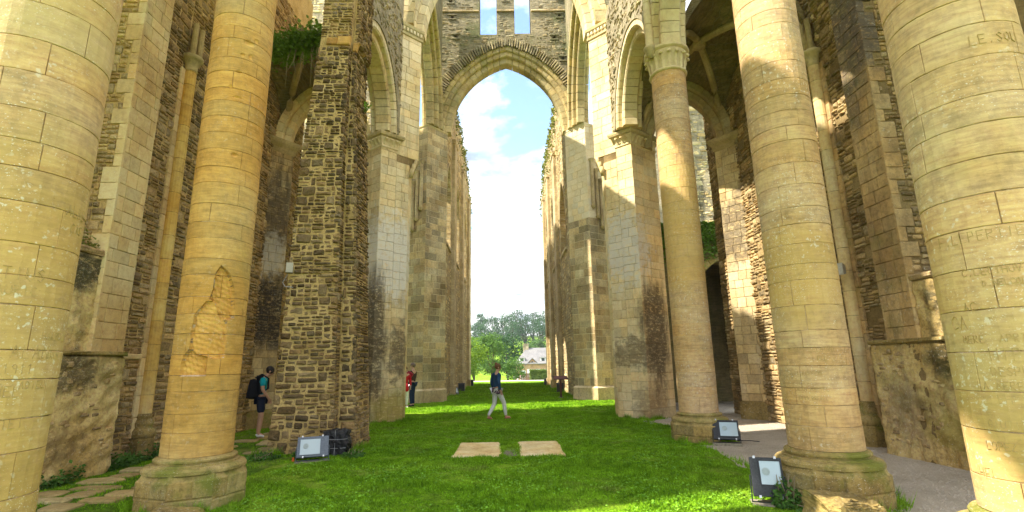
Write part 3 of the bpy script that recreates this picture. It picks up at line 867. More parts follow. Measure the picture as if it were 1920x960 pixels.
# ------------------------------------------------------------------ rubble pier on the left
rp = thing('rubble_pier', (-3.9, 10.6, 0), 'tall rough rubble stone pier of dark brown stones in sandy mortar', 'pier')
rnd = random.Random(77)
def lerp(z, pts):
    for (z0, v0), (z1, v1) in zip(pts, pts[1:]):
        if z <= z1: return v0 + (v1 - v0) * max(0, z - z0) / (z1 - z0)
    return pts[-1][1]
XL = lambda z: lerp(z, [(0, -4.58), (1.2, -4.52), (6, -4.42), (9, -4.22), (9.2, -4.2), (16, -4.18)])
XM = lambda z: lerp(z, [(0, -3.30), (6, -3.50), (9, -3.52), (9.05, -3.5), (16, -3.45)])
XS = lambda z: lerp(z, [(0, -2.94), (1, -3.0), (6, -3.27), (8.4, -3.42), (9, -3.44), (9.05, -3.36), (16, -3.36)])
YF = lambda z: 10.0 + 0.022 * z
YM = lambda z: 10.28 + 0.018 * z
YB = 11.25
mb = MB()
zs = [-0.3] + [i * 0.5 for i in range(0, 33)]
V, Fc = [], []
for z in zs:
    g = 0.025
    for (x, y) in ((XL(z) + g, YB + .04), (XL(z) + g, YF(z) + g), (XM(z) - g, YF(z) + g), (XM(z) - g, YM(z) + g), (XS(z) - g, YM(z) + g), (XS(z) - g, YB), (XS(z) - g, YB + .04)):
        V.append((x, y, z))
for j in range(len(zs) - 1):
    for k in range(7):
        k2 = (k + 1) % 7
        Fc.append((j * 7 + k, j * 7 + k2, (j + 1) * 7 + k2, (j + 1) * 7 + k))
mb.put(V, Fc)
mb.obj('mortar_core', M_mortar, rp)
S = Stones()
def p_f1(a, b, w): return (XL(b) + a / 1.4 * (XM(b) - XL(b)), YF(b) - w, b)
def p_ret(a, b, w): return (XM(b) + w, YF(b) + a / 0.28 * (YM(b) - YF(b)), b)
def p_f2(a, b, w): return (XM(b) + a / 0.36 * (XS(b) - XM(b)), YM(b) - w, b)
def p_sd(a, b, w): return (XS(b) + w, YM(b) + a, b)
rubble_wall(S, p_f1, 1.4, 0.0, 8.82, M_rub, rnd, band=(0.15, 0.29), cw=(0.16, 0.52), gap=0.02, bulge=0.035, wj=0.03, tint=(0.4, 1.1), split=(0.2, 0.5, 0.3))
rubble_wall(S, p_ret, 0.28, 0.0, 8.82, M_rub, rnd, band=(0.12, 0.2), cw=(0.2, 0.3), gap=0.03, bulge=0.025, wj=0.01, tint=(0.5, 1.1))
rubble_wall(S, p_f2, 0.36, 0.0, 8.82, M_rub, rnd, band=(0.15, 0.28), cw=(0.16, 0.36), gap=0.02, bulge=0.035, wj=0.03, tint=(0.4, 1.1))
rubble_wall(S, p_sd, 0.95, 0.0, 12.0, M_rub, rnd, band=(0.13, 0.24), cw=(0.16, 0.4), gap=0.02, bulge=0.025, wj=0.02, tint=(0.5, 1.1))
rubble_wall(S, p_f2, 0.36, 9.05, 12.0, M_rub, rnd, band=(0.14, 0.24), cw=(0.2, 0.4), gap=0.03, bulge=0.025, wj=0.02, tint=(0.7, 1.4))
rubble_wall(S, p_f1, 1.4, 9.05, 12.0, M_rub, rnd, band=(0.14, 0.24), cw=(0.2, 0.55), gap=0.03, bulge=0.025, wj=0.02, tint=(0.7, 1.4))
S.put(block(p_f1, 0.85, 1.42, 8.84, 9.05, 0.02, 0.1, 0.05), (1, 1, 1), M_colgold, 'stone')
S.put(block(p_f1, 0.35, 0.84, 8.86, 9.03, 0.02, 0.1, 0.02), (1.6, 1.3, 0.8), M_rub, 'stone')
S.put(block(p_f2, 0.0, 0.38, 8.84, 9.05, 0.02, 0.1, 0.03), (0.9, .9, .9), M_colgold, 'stone')
S.done(rp)

# ------------------------------------------------------------------ crossing piers
def mir(p, k=0.15): return (k - p[0], p[1])

def pier_e(side, label, mat, seed):
    rnd = random.Random(seed)
    fx = (lambda p: p) if side > 0 else mir
    def order(poly):
        q = [fx(p) for p in poly]
        return q if side > 0 else q[::-1]
    P0, P1, P2, P3, P4 = (3.08, 15.98), (3.34, 15.73), (3.69, 15.39), (4.1, 15.0), (5.1, 15.75)
    t = thing('crossing_pier', (*fx((4.1, 16.2)), 0), label, 'pier', 'crossing piers')
    low = order([P1, P2, P3, P4, (5.3, 17.4), (3.7, 17.4), (3.36, 16.3)])
    upp = order([P0, P2, (4.6, 16.3), (4.6, 17.4), (3.6, 17.4), (3.2, 16.5)])
    mb = MB()
    loft_poly(mb, low, [(-0.3, -0.014), (8.6, -0.014)])
    loft_poly(mb, upp, [(8.0, -0.20), (8.45, -0.014), (13.0, -0.014)], True, True)
    mb.obj('mortar_core', M_mortard, t)
    S = Stones()
    def face(a, b, z0, z1, **kw):
        p, q = (fx(a), fx(b)) if side > 0 else (fx(b), fx(a))
        f, L = plane_patch(p, q)
        ashlar(S, f, L, z0, z1, mat, rnd, **kw)
    face(P1, P2, 0, 8.2, bw=(0.25, 0.5), w_j=0.006, tint=(0.78, 1.08))
    face(P2, P3, 0, 8.58, bw=(0.25, 0.55), w_j=0.006, tint=(0.78, 1.08))
    face(P3, P4, 0, 8.58, bw=(0.35, 0.7), w_j=0.006, tint=(0.78, 1.08))
    face((3.36, 16.3), P1, 0, 8.2, bw=(0.3, 0.6))
    face(P0, P2, 8.45, 13.0, bw=(0.3, 0.6), ch=(0.24, 0.36), w_j=0.008, tint=(0.85, 1.1))
    S.done(t)
    # responds' capital with leaves and abacus
    cp = order([P2, P3, P4, (4.6, 16.2)])
    mb = MB()
    loft_poly(mb, cp, [(8.55, 0.0), (8.58, 0.03), (8.62, 0.03), (8.64, 0.005), (8.72, 0.01), (8.86, 0.08), (8.92, 0.10)])
    cpo = mb.obj('capital', M_cream, t)
    mb = MB()
    loft_poly(mb, cp, [(8.90, 0.10), (8.93, 0.16), (9.0, 0.18), (9.05, 0.17)], True, True)
    mb.obj('abacus', M_archW, t)
    for (a, b) in ((P2, P3), (P3, P4)):
        p, q = (fx(a), fx(b)) if side > 0 else (fx(b), fx(a))
        f, L = plane_patch(p, q)
        n = max(2, int(L / 0.17))
        for i in range(n):
            a0 = L * (i + 0.5) / n
            mb = MB()
            pts = [(0.02, 8.65), (0.05, 8.74), (0.11, 8.82), (0.16, 8.85), (0.165, 8.80)]
            Vv, Ff = [], []
            for (w, z), wd in zip(pts, (0.05, 0.06, 0.06, 0.05, 0.03)):
                for sg, dq in ((-1, -0.015), (0, 0.01), (1, -0.015)):
                    Vv.append(f(a0 + sg * wd, z, w + dq))
            for k in range(4):
                for j in range(2): Ff.append((k * 3 + j, k * 3 + j + 1, k * 3 + j + 4, k * 3 + j + 3))
            mb.put(Vv, Ff)
            mb.obj('leaf', M_cream, cpo)
    # upper cornice under the crossing arch
    mb = MB()
    loft_poly(mb, upp, [(12.98, 0.0), (13.0, 0.05), (13.08, 0.05), (13.12, 0.015), (13.25, 0.03), (13.32, 0.09), (13.42, 0.10), (13.44, 0.06)], True, True)
    mb.obj('cornice', M_archW, t)
    p, q = (fx(P0), fx(P2)) if side > 0 else (fx(P2), fx(P0))
    f, L = plane_patch(p, q)
    for i in range(6):
        a0 = L * (i + 0.5) / 6
        mb = MB(); mb.put(*block(f, a0 - 0.04, a0 + 0.04, 13.13, 13.26, 0.02, 0.03, 0.10))
        mb.obj('corbel', M_cream, t)
    # cut-off shafts above the old stalls
    base = fx((3.3, 16.2))
    for k in range(3):
        p = fx((3.22 + 0.03 * k, 15.98 - 0.13 * k)); z = 7.75 + 0.22 * (2 - k)
        mb = MB(); mb.tube([(p[0], p[1], z), (p[0] - 0.05 * side, p[1] - 0.03, z + 0.3)], 0.07, 10)
        mb.obj('shaft_stub', M_archW, t, True)
    return t
pier_e(-1, 'left near crossing pier, black-streaked below with a whitened patch halfway up', M_pierL, 31)
pier_e(1, 'right near crossing pier, cream front and a black-stained side face', M_pierR, 32)

def pier_w(side, label, seed):
    rnd = random.Random(seed)
    fx = (lambda p: p) if side > 0 else (lambda p: mir(p, 0.22))
    def order(poly):
        q = [fx(p) for p in poly]
        return q if side > 0 else q[::-1]
    A, B, C_, D = (3.20, 24.4), (4.08, 23.35), (5.0, 23.9), (3.34, 25.0)
    t = thing('crossing_pier', (*fx((4.1, 24.4)), 0), label, 'pier', 'crossing piers')
    poly = order([A, B, C_, (5.2, 25.6), (3.6, 25.6), D])
    mb = MB()
    loft_poly(mb, poly, [(-0.3, 0.10), (0.55, 0.10), (0.62, -0.014), (13.55, -0.014)])
    mb.obj('mortar_core', M_mortarw, t)
    S = Stones()
    def face(a, b, z0, z1, m, **kw):
        p, q = (fx(a), fx(b)) if side > 0 else (fx(b), fx(a))
        f, L = plane_patch(p, q)
        ashlar(S, f, L, z0, z1, m, rnd, **kw)
    zc = 8.6 if side > 0 else 13.6
    for a, b in ((A, B), (B, C_), (D, A)):
        face(a, b, 0.62, zc, M_pierW, ch=(0.28, 0.40), bw=(0.32, 0.75), joint=0.022, w_j=0.008, tint=(0.6, 1.2), hue=0.07)
        if zc < 13: face(a, b, zc, 13.55, M_cleanW, ch=(0.28, 0.36), bw=(0.3, 0.6), joint=0.018, w_j=0.004, tint=(0.92, 1.05))
    S.done(t)
    mb = MB()
    loft_poly(mb, poly, [(0.0, 0.11), (0.52, 0.11), (0.62, 0.0)], False)
    mb.obj('plinth', M_pierW, t)
    mb = MB()
    loft_poly(mb, poly, [(13.5, 0.0), (13.55, 0.03), (13.62, 0.03)], True)
    mb.obj('impost', M_cleanW if side > 0 else M_archW, t)
    # colonnette fragments on the outer side
    for k in range(3):
        p = fx((4.35 + 0.22 * k, 23.42 + 0.12 * k))
        z0 = 9.2 - 0.5 * k
        mb = MB(); mb.tube([(p[0], p[1], z0), (p[0], p[1], z0 + 2.3)], 0.09, 10)
        mb.tube([(p[0], p[1], z0 + 2.3), (p[0], p[1], z0 + 2.45)], [0.10, 0.17], 10)
        mb.tube([(p[0], p[1], z0 - 0.12), (p[0], p[1], z0)], [0.06, 0.14], 10)
        mb.obj('colonnette', M_pierW, t)
    return t
pier_w(-1, 'left far crossing pier of grey-brown squared blocks', 41)
pier_w(1, 'right far crossing pier, grey blocks below and pale renewed blocks above', 42)

# ------------------------------------------------------------------ crossing arches and tower walls
def crossing_arch(c, u, s, zs, h, label, mats, orders, seed, hood=None, loc=None):
    rnd = random.Random(seed)
    ar = Pointed(c, u, s, zs, h)
    t = thing('crossing_arch', (c[0], c[1], zs), label, 'arch', 'crossing arches')
    S = Stones()
    for (e0, e1, w0, w1, n), m in zip(orders, mats):
        voussoirs(S, ar, e0, e1, w0, w1, n, m, rnd, joint=0.02, ch=0.05, tint=(0.78, 1.1))
    S.done(t, limit=290)
    if hood:
        S = Stones()
        e0, e1, w0, w1, n, m = hood
        voussoirs(S, ar, e0, e1, w0, w1, n, m, rnd, joint=0.05, ch=0.01, tint=(0.6, 1.3), rough=0.05, trange=(0.3, 1.0), name='slate')
        S.done(t, limit=200, minpx=5)
    return ar, t
arW, _ = crossing_arch((0.15, 24.4), (1, 0), 2.95, 13.62, 4.0, 'far pointed crossing arch framing the open sky', [M_archW, M_archW, M_archW],
    [(0.0, 0.32, -0.45, 0.12, 15), (0.32, 0.58, -0.6, 0.30, 16), (0.58, 0.82, -0.6, 0.42, 17)], 51, hood=(0.80, 1.28, 0.2, 0.56, 34, M_slst))
arE, _ = crossing_arch((0.075, 16.35), (1, 0), 2.95, 13.44, 4.1, 'near crossing arch of cream stone springing at the top of the picture', [M_cream, M_cream, M_cream],
    [(0.0, 0.28, -0.3, 0.3, 14), (0.28, 0.55, -0.5, 0.48, 14), (0.55, 0.8, -0.6, 0.62, 14)], 52)
arS, _ = crossing_arch((3.82, 19.95), (0, -1), 3.35, 13.62, 4.1, 'right side crossing arch with dark stepped mouldings seen edge-on', [M_archW] * 3,
    [(0.0, 0.3, -0.3, 0.1, 15), (0.3, 0.6, -0.5, 0.3, 15), (0.6, 0.9, -0.6, 0.48, 15)], 53)
arN, _ = crossing_arch((-3.67, 19.95), (0, 1), 3.35, 13.62, 4.1, 'left side crossing arch with dark stepped mouldings seen edge-on', [M_archW] * 3,
    [(0.0, 0.3, -0.3, 0.1, 15), (0.3, 0.6, -0.5, 0.3, 15), (0.6, 0.9, -0.6, 0.48, 15)], 54)

def tower_wall(label, p0, p1, arch, e, ztop, thick, mat, lancets=(), holes=(), ledge=None):
    f, L = plane_patch(p0, p1)
    p0v = Vector(p0); u = (Vector(p1) - p0v).normalized()
    uc = (Vector((arch.c.x, arch.c.y)) - p0v).dot(u)
    half = arch.s + e - 0.001
    us = {0.0, L}
    for k in range(33): 
        q = uc - half + 2 * half * k / 32
        if 0 < q < L: us.add(round(q, 5))
    for (a, b, lo, hi) in list(lancets) + [(a, b, lo, hi) for (a, b, lo, hi) in holes]: us.add(a); us.add(b)
    us = sorted(us)
    def solid(q):
        z = arch.z_at(q - uc, e) if abs(q - uc) < half else None
        lo = z if z else arch.zs
        segs = [(lo, ztop)]
        for (a, b, l0, h0) in list(lancets) + list(holes):
            if a < q < b:
                segs = [(s0, min(s1, l0)) for s0, s1 in segs if s0 < l0] + [(max(s0, h0), s1) for s0, s1 in segs if s1 > h0]
        return segs
    t = thing('tower_wall', (*((Vector(p0) + Vector(p1)) / 2), arch.zs), label, 'wall', 'crossing tower walls')
    mb = MB(); slice_wall(mb, f, us, solid, thick)
    mb.obj('masonry', mat, t)
    if ledge:
        S = Stones()
        def skw(a0, a1, b0, b1):
            for q in (a0, (a0 + a1) / 2, a1):
                z = arch.z_at(q - uc, e + .03) if abs(q - uc) < half else None
                if z and b0 < z: return True
            return any(a1 > x0 - .02 and a0 < x1 + .02 and b1 > l0 - .02 and b0 < h0 + .02 for (x0, x1, l0, h0) in list(lancets) + list(holes))
        rubble_wall(S, f, L, arch.zs, 23.0, M_slst, random.Random(9), band=(0.12, 0.22), cw=(0.2, 0.5), gap=0.02, bulge=0.02, wj=0.02, skip=skw, tint=(0.6, 1.15), split=(.3, .7, 0))
        S.done(t, limit=0, rest='slate_courses')
    if ledge:
        a = 0.02; segs = []
        cuts = [0.02] + [q for (x0, x1, _, _) in lancets for q in (x0 - 0.01, x1 + 0.01)] + [L - 0.02]
        for x0, x1 in zip(cuts[::2], cuts[1::2]):
            mb = MB(); mb.put(*block(f, x0, x1, ledge - 0.06, ledge + 0.05, 0.02, 0.2, 0.10, na=6, jit=0.01)); mb.obj('ledge', M_pierW, t)
    for (a, b, lo, hi) in holes:
        # stone lintel and cheeks standing proud round the putlog hole
        mb2 = MB()
        for (a0, a1, b0, b1) in ((a - .16, b + .16, hi, hi + .09), (a - .14, b + .14, lo - .08, lo)):
            mb2.put(*block(f, a0, a1, b0, b1, 0.015, 0.05, 0.06))
        mb2.obj('putlog_lintel', mat, t)
        mb3 = MB(); mb3.put([f(a - .03, lo - .03, -0.55), f(b + .03, lo - .03, -0.55), f(b + .03, hi + .03, -0.55), f(a - .03, hi + .03, -0.55)], [(0, 1, 2, 3)])
        mb3.obj('putlog_back', mat, t)
    return t
tower_wall('far tower wall above the crossing arch with two tall lancet windows', (-3.4, 24.0), (3.6, 24.0), arW, 0.8, 24.5, 1.2, M_tower,
    lancets=[(2.12, 3.06, 19.2, 23.6), (4.05, 4.95, 19.25, 23.6)],
    holes=[(0.75, 0.93, 19.0, 19.2), (0.55, 0.72, 20.2, 20.4), (0.45, 0.62, 21.2, 21.4), (6.1, 6.28, 18.9, 19.1), (6.45, 6.6, 20.25, 20.45), (6.5, 6.66, 21.35, 21.5), (3.5, 3.65, 21.3, 21.5), (6.55, 6.7, 17.6, 17.8)], ledge=20.65)
tower_wall('near tower wall high above the choir, mostly out of view', (-3.8, 15.75), (3.95, 15.75), arE, 0.78, 19.8, 1.0, M_tower)
tower_wall('right tower side wall above its crossing arch', (3.36, 23.4), (3.36, 16.4), arS, 0.88, 21.5, 1.0, M_towers)
tower_wall('left tower side wall above its crossing arch', (-3.21, 16.4), (-3.21, 23.4), arN, 0.88, 21.5, 1.0, M_towers)
# ------------------------------------------------------------------ choir arcades
def arcade_wall(name_lbl, side, x, y0, y1, arches, e, ztop, thick, mat, zlow=9.05, wins=()):
    """wall over the arcade; side +1 = right wall facing left"""
    p0, p1 = ((x, y1), (x, y0)) if side > 0 else ((x, y0), (x, y1))
    f, L = plane_patch(p0, p1)
    def ypos(q): return y1 - q if side > 0 else y0 + q
    us = {0.0, L}
    for a in arches:
        for k in range(25):
            y = a.c.y - (a.s + e - .001) + 2 * (a.s + e - .001) * k / 24
            q = (y1 - y) if side > 0 else (y - y0)
            if 0 < q < L: us.add(round(q, 5))
    for (yc, hw, w0, w1) in wins:
        for k in range(9):
            y = yc - hw + 2 * hw * k / 8; us.add(round((y1 - y) if side > 0 else (y - y0), 5))
    us = sorted(us)
    def solid(q):
        y = ypos(q); lo = zlow
        for a in arches:
            z = a.z_at(y - a.c.y, e) if abs(y - a.c.y) < a.s + e else None
            if z: lo = max(lo, z)
        for (yc, hw, w0, w1) in wins:
            if abs(y - yc) < hw: return [(lo, w0), (w1 - (abs(y - yc) / hw) ** 1.5 * hw * 1.2, ztop)]
        return [(lo, ztop)]
    t = thing('arcade_wall', (x, (y0 + y1) / 2, zlow), name_lbl, 'wall')
    mb = MB(); slice_wall(mb, f, us, solid, thick)
    mb.obj('masonry', mat, t)
    def ska(a0, a1, b0, b1):
        return any(b0 < solid(min(max(q, 1e-3), L - 1e-3))[0][0] + .02 for q in (a0, (a0 + a1) / 2, a1)) or max(ypos(a0), ypos(a1)) < 9.0
    S = Stones()
    rubble_wall(S, f, L, zlow, min(ztop, 13.5), M_slst, random.Random(int(abs(x) * 100)), band=(0.12, 0.2), cw=(0.12, 0.4), gap=0.018, bulge=0.03, wj=0.03, skip=ska, tint=(0.6, 1.3), split=(.2, .8, 0))
    S.done(t, limit=60, minpx=10, rest='slate_courses')
    return t

def arcade_arch(label, c, u, s, zs, h, seed, mats, sides=(1, -1), orders=None, jt=0.012):
    rnd = random.Random(seed)
    ar = Pointed(c, u, s, zs, h)
    t = thing('arcade_arch', (c[0], c[1], zs), label, 'arch', 'choir arcade arches')
    S = Stones()
    for (e0, e1, w0, w1, n), m in zip(orders or [(0.0, 0.2, -0.24, 0.24, 11), (0.2, 0.42, -0.42, 0.40, 12)], mats):
        voussoirs(S, ar, e0, e1, w0, w1, n, m, rnd, joint=jt, ch=0.045, tint=(0.88, 1.06), sides=sides)
    S.done(t)
    return ar
aR3 = arcade_arch('pointed arcade arch between the leafy-capital column and the right crossing pier', (4.06, 13.02), (0, -1), 1.62, 9.05, 1.75, 61, [M_cream, M_cream])
aR2 = arcade_arch('arcade arch high on the right rising from the leafy capital towards the viewer', (3.93, 8.65), (-0.05, -1), 1.86, 9.05, 2.0, 62, [M_cream, M_cream])
aR1 = arcade_arch('arcade arch above the nearest right columns, out of view', (3.74, 4.94), (-0.05, -1), 0.93, 9.05, 1.5, 63, [M_cream, M_cream])
aL3 = arcade_arch('broken arcade arch beside the left crossing pier', (-3.93, 13.1), (0, 1), 1.75, 9.05, 1.75, 64, [M_pierL, M_cream], sides=(1, -1))
aL2 = arcade_arch('broken arch springing above the spalled left column, out of view', (-3.9, 8.4), (0, 1), 1.30, 9.05, 1.8, 65, [M_cream, M_cream], sides=(-1,))
aL0 = arcade_arch('first unseen arcade arch on the left behind the viewer, added to cast shade', (-3.75, 2.0), (0, 1), 1.15, 9.05, 1.6, 67, [M_cream, M_cream])  # unseen arch, added to shape the sun on the nearest right column
aLm = arcade_arch('second unseen arcade arch on the left behind the viewer, added to cast shade', (-3.7, -.9), (0, 1), 1.15, 9.05, 1.6, 68, [M_cream, M_cream])  # unseen arch, added with the wall above it to block sun
aL1 = arcade_arch('arcade arch above the nearest left columns, out of view', (-3.78, 5.1), (0.05, 1), 1.1, 9.05, 1.6, 66, [M_cream, M_cream])
arcade_wall('slate rubble wall above the right arcade arch', 1, 3.63, 4.0, 15.42, [aR1, aR2, aR3], 0.40, 13.6, 0.85, M_slate)
arcade_wall('slate rubble wall curving above the broken left arch', -1, -3.49, 11.2, 15.42, [aL3], 0.40, 16.0, 0.85, M_slate)
arcade_wall('unseen upper choir wall above the left columns, shaped to block sun and pass patches', -1, -3.5, -3.5, 9.0, [aLm, aL0, aL1, aL2], 0.40, 19.5, 0.85, M_slate, wins=[(3.7, .75, 14.4, 17.2), (8.15, .62, 14.6, 17.0)])  # unseen wall; length, height and windows shaped to place the sun patches
# wall shaft over the leafy capital
t = thing('wall_shaft', (3.56, 10.72, 8.9), 'slim cream wall shaft on a corbel just left of the leafy capital', 'shaft')
for k in range(9):
    mb = MB(); mb.tube([(3.56, 10.72, 9.08 + k * 0.6), (3.56, 10.72, 9.075 + k * 0.6 + 0.59)], 0.095, 14); mb.obj('drum', M_cream, t, False)
mb = MB(); mb.lathe([(0.02, 8.78), (0.06, 8.80), (0.09, 8.86), (0.13, 8.96), (0.15, 9.0), (0.15, 9.05), (0.11, 9.07)], (3.56, 10.72), 20); mb.obj('corbel', M_archW, t, True)

# ------------------------------------------------------------------ nave walls
def nave_wall(side, x, y0, y1, label, wins, seed, topf):
    rnd = random.Random(seed)
    p0, p1 = ((x, y1), (x, y0)) if side > 0 else ((x, y0), (x, y1))
    f, L = plane_patch(p0, p1)
    Y = (lambda q: y1 - q) if side > 0 else (lambda q: y0 + q)
    Q = (lambda y: y1 - y) if side > 0 else (lambda y: y - y0)
    us = {0.0, L}
    for k in range(1, 80): us.add(round(L * k / 80, 4))
    for (yc, hw, z0, z1) in wins:
        for k in range(17): us.add(round(Q(yc - hw + 2 * hw * k / 16), 4))
    us = sorted(us)
    tops = {}
    def solid(q):
        y = Y(q)
        tp = topf(y) + 0.35 * math.sin(y * 2.3) * math.sin(y * 5.1 + 1) + 0.15 * math.sin(y * 11)
        segs = [(0.0 - 0.3, tp)]
        for (yc, hw, z0, z1) in wins:
            if abs(y - yc) < hw:
                Rr = 2 * hw; zsp = z1 - hw * math.sqrt(3)
                z = zsp + math.sqrt(max(0, Rr * Rr - (abs(y - yc) + hw) ** 2))
                segs = [(-0.3, z0), (z, tp)]
        return segs
    t = thing('nave_wall', (x, (y0 + y1) / 2, 0), label, 'wall', 'roofless nave walls')
    mb = MB(); slice_wall(mb, f, us, solid, 1.2)
    mb.obj('masonry', M_nave, t)
    S = Stones()
    def skn(a0, a1, b0, b1):
        for q in (a0, (a0 + a1) / 2, a1):
            q = min(max(q, 1e-3), L - 1e-3)
            if not any(s0 < b0 and b1 < s1 + .1 for s0, s1 in solid(q)): return True
        return False
    rubble_wall(S, f, L, 0.0, 18.6, M_nst, rnd, band=(0.26, 0.4), cw=(0.3, 0.8), gap=0.025, bulge=0.035, wj=0.03, skip=skn, tint=(0.65, 1.2), split=(.25, .75, 0))
    S.done(t, limit=120, minpx=9)
    for (yc, hw, z0, z1) in wins:
        ar = Pointed((x, yc), (0, -side), hw, z1 - hw * math.sqrt(3), hw * math.sqrt(3))
        S = Stones(); voussoirs(S, ar, 0.0, 0.22, -0.35, 0.05, 9, M_pierW, rnd, joint=0.015, ch=0.03, tint=(0.7, 1.2))
        for sg in (-1, 1):
            qa = Q(yc + sg * hw); z = z0
            while z < ar.zs - 0.05:
                h = min(rnd.uniform(.28, .4), ar.zs - z)
                w_ = rnd.uniform(.2, .42)
                a0, a1 = (qa, qa + w_) if (sg > 0) == (side < 0) else (qa - w_, qa)
                S.put(block(f, a0, a1, z + .01, z + h - .01, 0.015, 0.3, 0.03), rtint(rnd, .7, 1.2), M_pierW, 'jamb_stone')
                z += h
        S.done(t, minpx=4)
        mb = MB(); mb.put(*block(f, Q(yc) - hw - .1, Q(yc) + hw + .1, z0 - 0.16, z0, 0.02, 0.4, 0.1)); mb.obj('sill', M_navep, t)
    if side > 0:
        q0 = Q(28.4); mb = MB(); mb.put([f(q0 - 1.6, 7.8, -.55), f(q0 + 1.6, 7.8, -.55), f(q0 + 1.6, 12.6, -.55), f(q0 - 1.6, 12.6, -.55)], [(0, 1, 2, 3)]); mb.obj('window_infill', M_nave, t)
    for yc, wd, zt in ((31.6 if side > 0 else 29.6, 1.2, 15.2), (36.6 if side > 0 else 35.4, 1.1, 15.6), (41.4, 1.1, 15.4)):
        S = Stones()
        pa, pb = ((x, yc + wd / 2), (x, yc - wd / 2)) if side > 0 else ((x, yc - wd / 2), (x, yc + wd / 2))
        g, Lg = plane_patch(pa, pb)
        mb = MB(); z = 0
        mb.put(*block(g, 0, Lg, 0.0, zt, 0.03, 0.3, 0.2))
        po = mb.obj('pilaster', M_navep, t)
        z = 0.0
        while z < 12:
            h = rnd.uniform(.35, .6)
            z += h
        mb = MB(); mb.put(*block(g, -.05, Lg + .05, zt, zt + 0.25, 0.05, 0.4, 0.26)); mb.obj('cap', M_navep, t)
        mb = MB(); mb.put(*block(g, -.08, Lg + .08, -0.1, 0.55, 0.05, 0.4, 0.3)); mb.obj('foot', M_pierW, t)
    return t, f, Y
nave_wall(1, 3.40, 25.0, 44.3, 'right roofless nave wall with ivy along its broken top', [(28.4, 1.45, 8.0, 12.3), (34.2, 0.9, 8.2, 13.5), (39.0, 0.9, 8.2, 13.5)], 71, lambda y: 18.3 if y < 40 else 18.3 - (y - 40) * 0.45)
nave_wall(-1, -3.25, 25.0, 45.5, 'left roofless nave wall with ivy along its broken top', [(27.4, 1.0, 8.2, 13.0), (32.5, 0.9, 8.2, 13.5), (38.2, 0.9, 8.2, 13.5)], 72, lambda y: 18.5 if y < 39 else 18.5 - (y - 39) * 0.35)

# ------------------------------------------------------------------ side aisles
def rough_slab(mb, f, L, z0, z1, w, amp, seed, nx=90, nz=60, depth=0.5):
    rg = np.random.default_rng(seed)
    ph = rg.uniform(0, 6.28, (14,)); fr = rg.uniform(1.5, 30, (14, 2)) * rg.choice([-1, 1], (14, 2))
    V, Fc = [], []
    px = rg.normal(0, 1, (nz + 2, nx + 2))
    def d(a, z):
        i, j = min(nx, int(round(a / L * nx))), min(nz, int(round((z - z0) / (z1 - z0) * nz)))
        return px[j, i] * 0.0045 + sum(math.sin(a * fr[i, 0] + z * fr[i, 1] + ph[i]) / (2 + np.abs(fr[i]).sum() * .2) for i in range(14)) * amp
    for j in range(nz + 1):
        for i in range(nx + 1):
            a, z = L * i / nx, z0 + (z1 - z0) * j / nz
            ed = 0.03 if j == nz else 0
            V.append(f(a, z, w + d(a, z) - ed))
    for j in range(nz):
        for i in range(nx):
            k = j * (nx + 1) + i
            Fc.append((k, k + 1, k + nx + 2, k + nx + 1))
    n = len(V)
    for j in (0, nz):
        for i in range(nx + 1): V.append(f(L * i / nx, z0 + (z1 - z0) * j / nz, w - depth))
    for i in range(nx):
        Fc.append((nz * (nx + 1) + i, nz * (nx + 1) + i + 1, n + nx + 1 + i + 1, n + nx + 1 + i))
    a, b = nz * (nx + 1), 0
    for e in (0, nx):
        col = [j * (nx + 1) + e for j in range(nz + 1)]
        m = len(V)
        for j in range(nz + 1): V.append(f(L * e / nx, z0 + (z1 - z0) * j / nz, w - depth))
        for j in range(nz): Fc.append((col[j], col[j + 1], m + j + 1, m + j))
    mb.put(V, Fc)

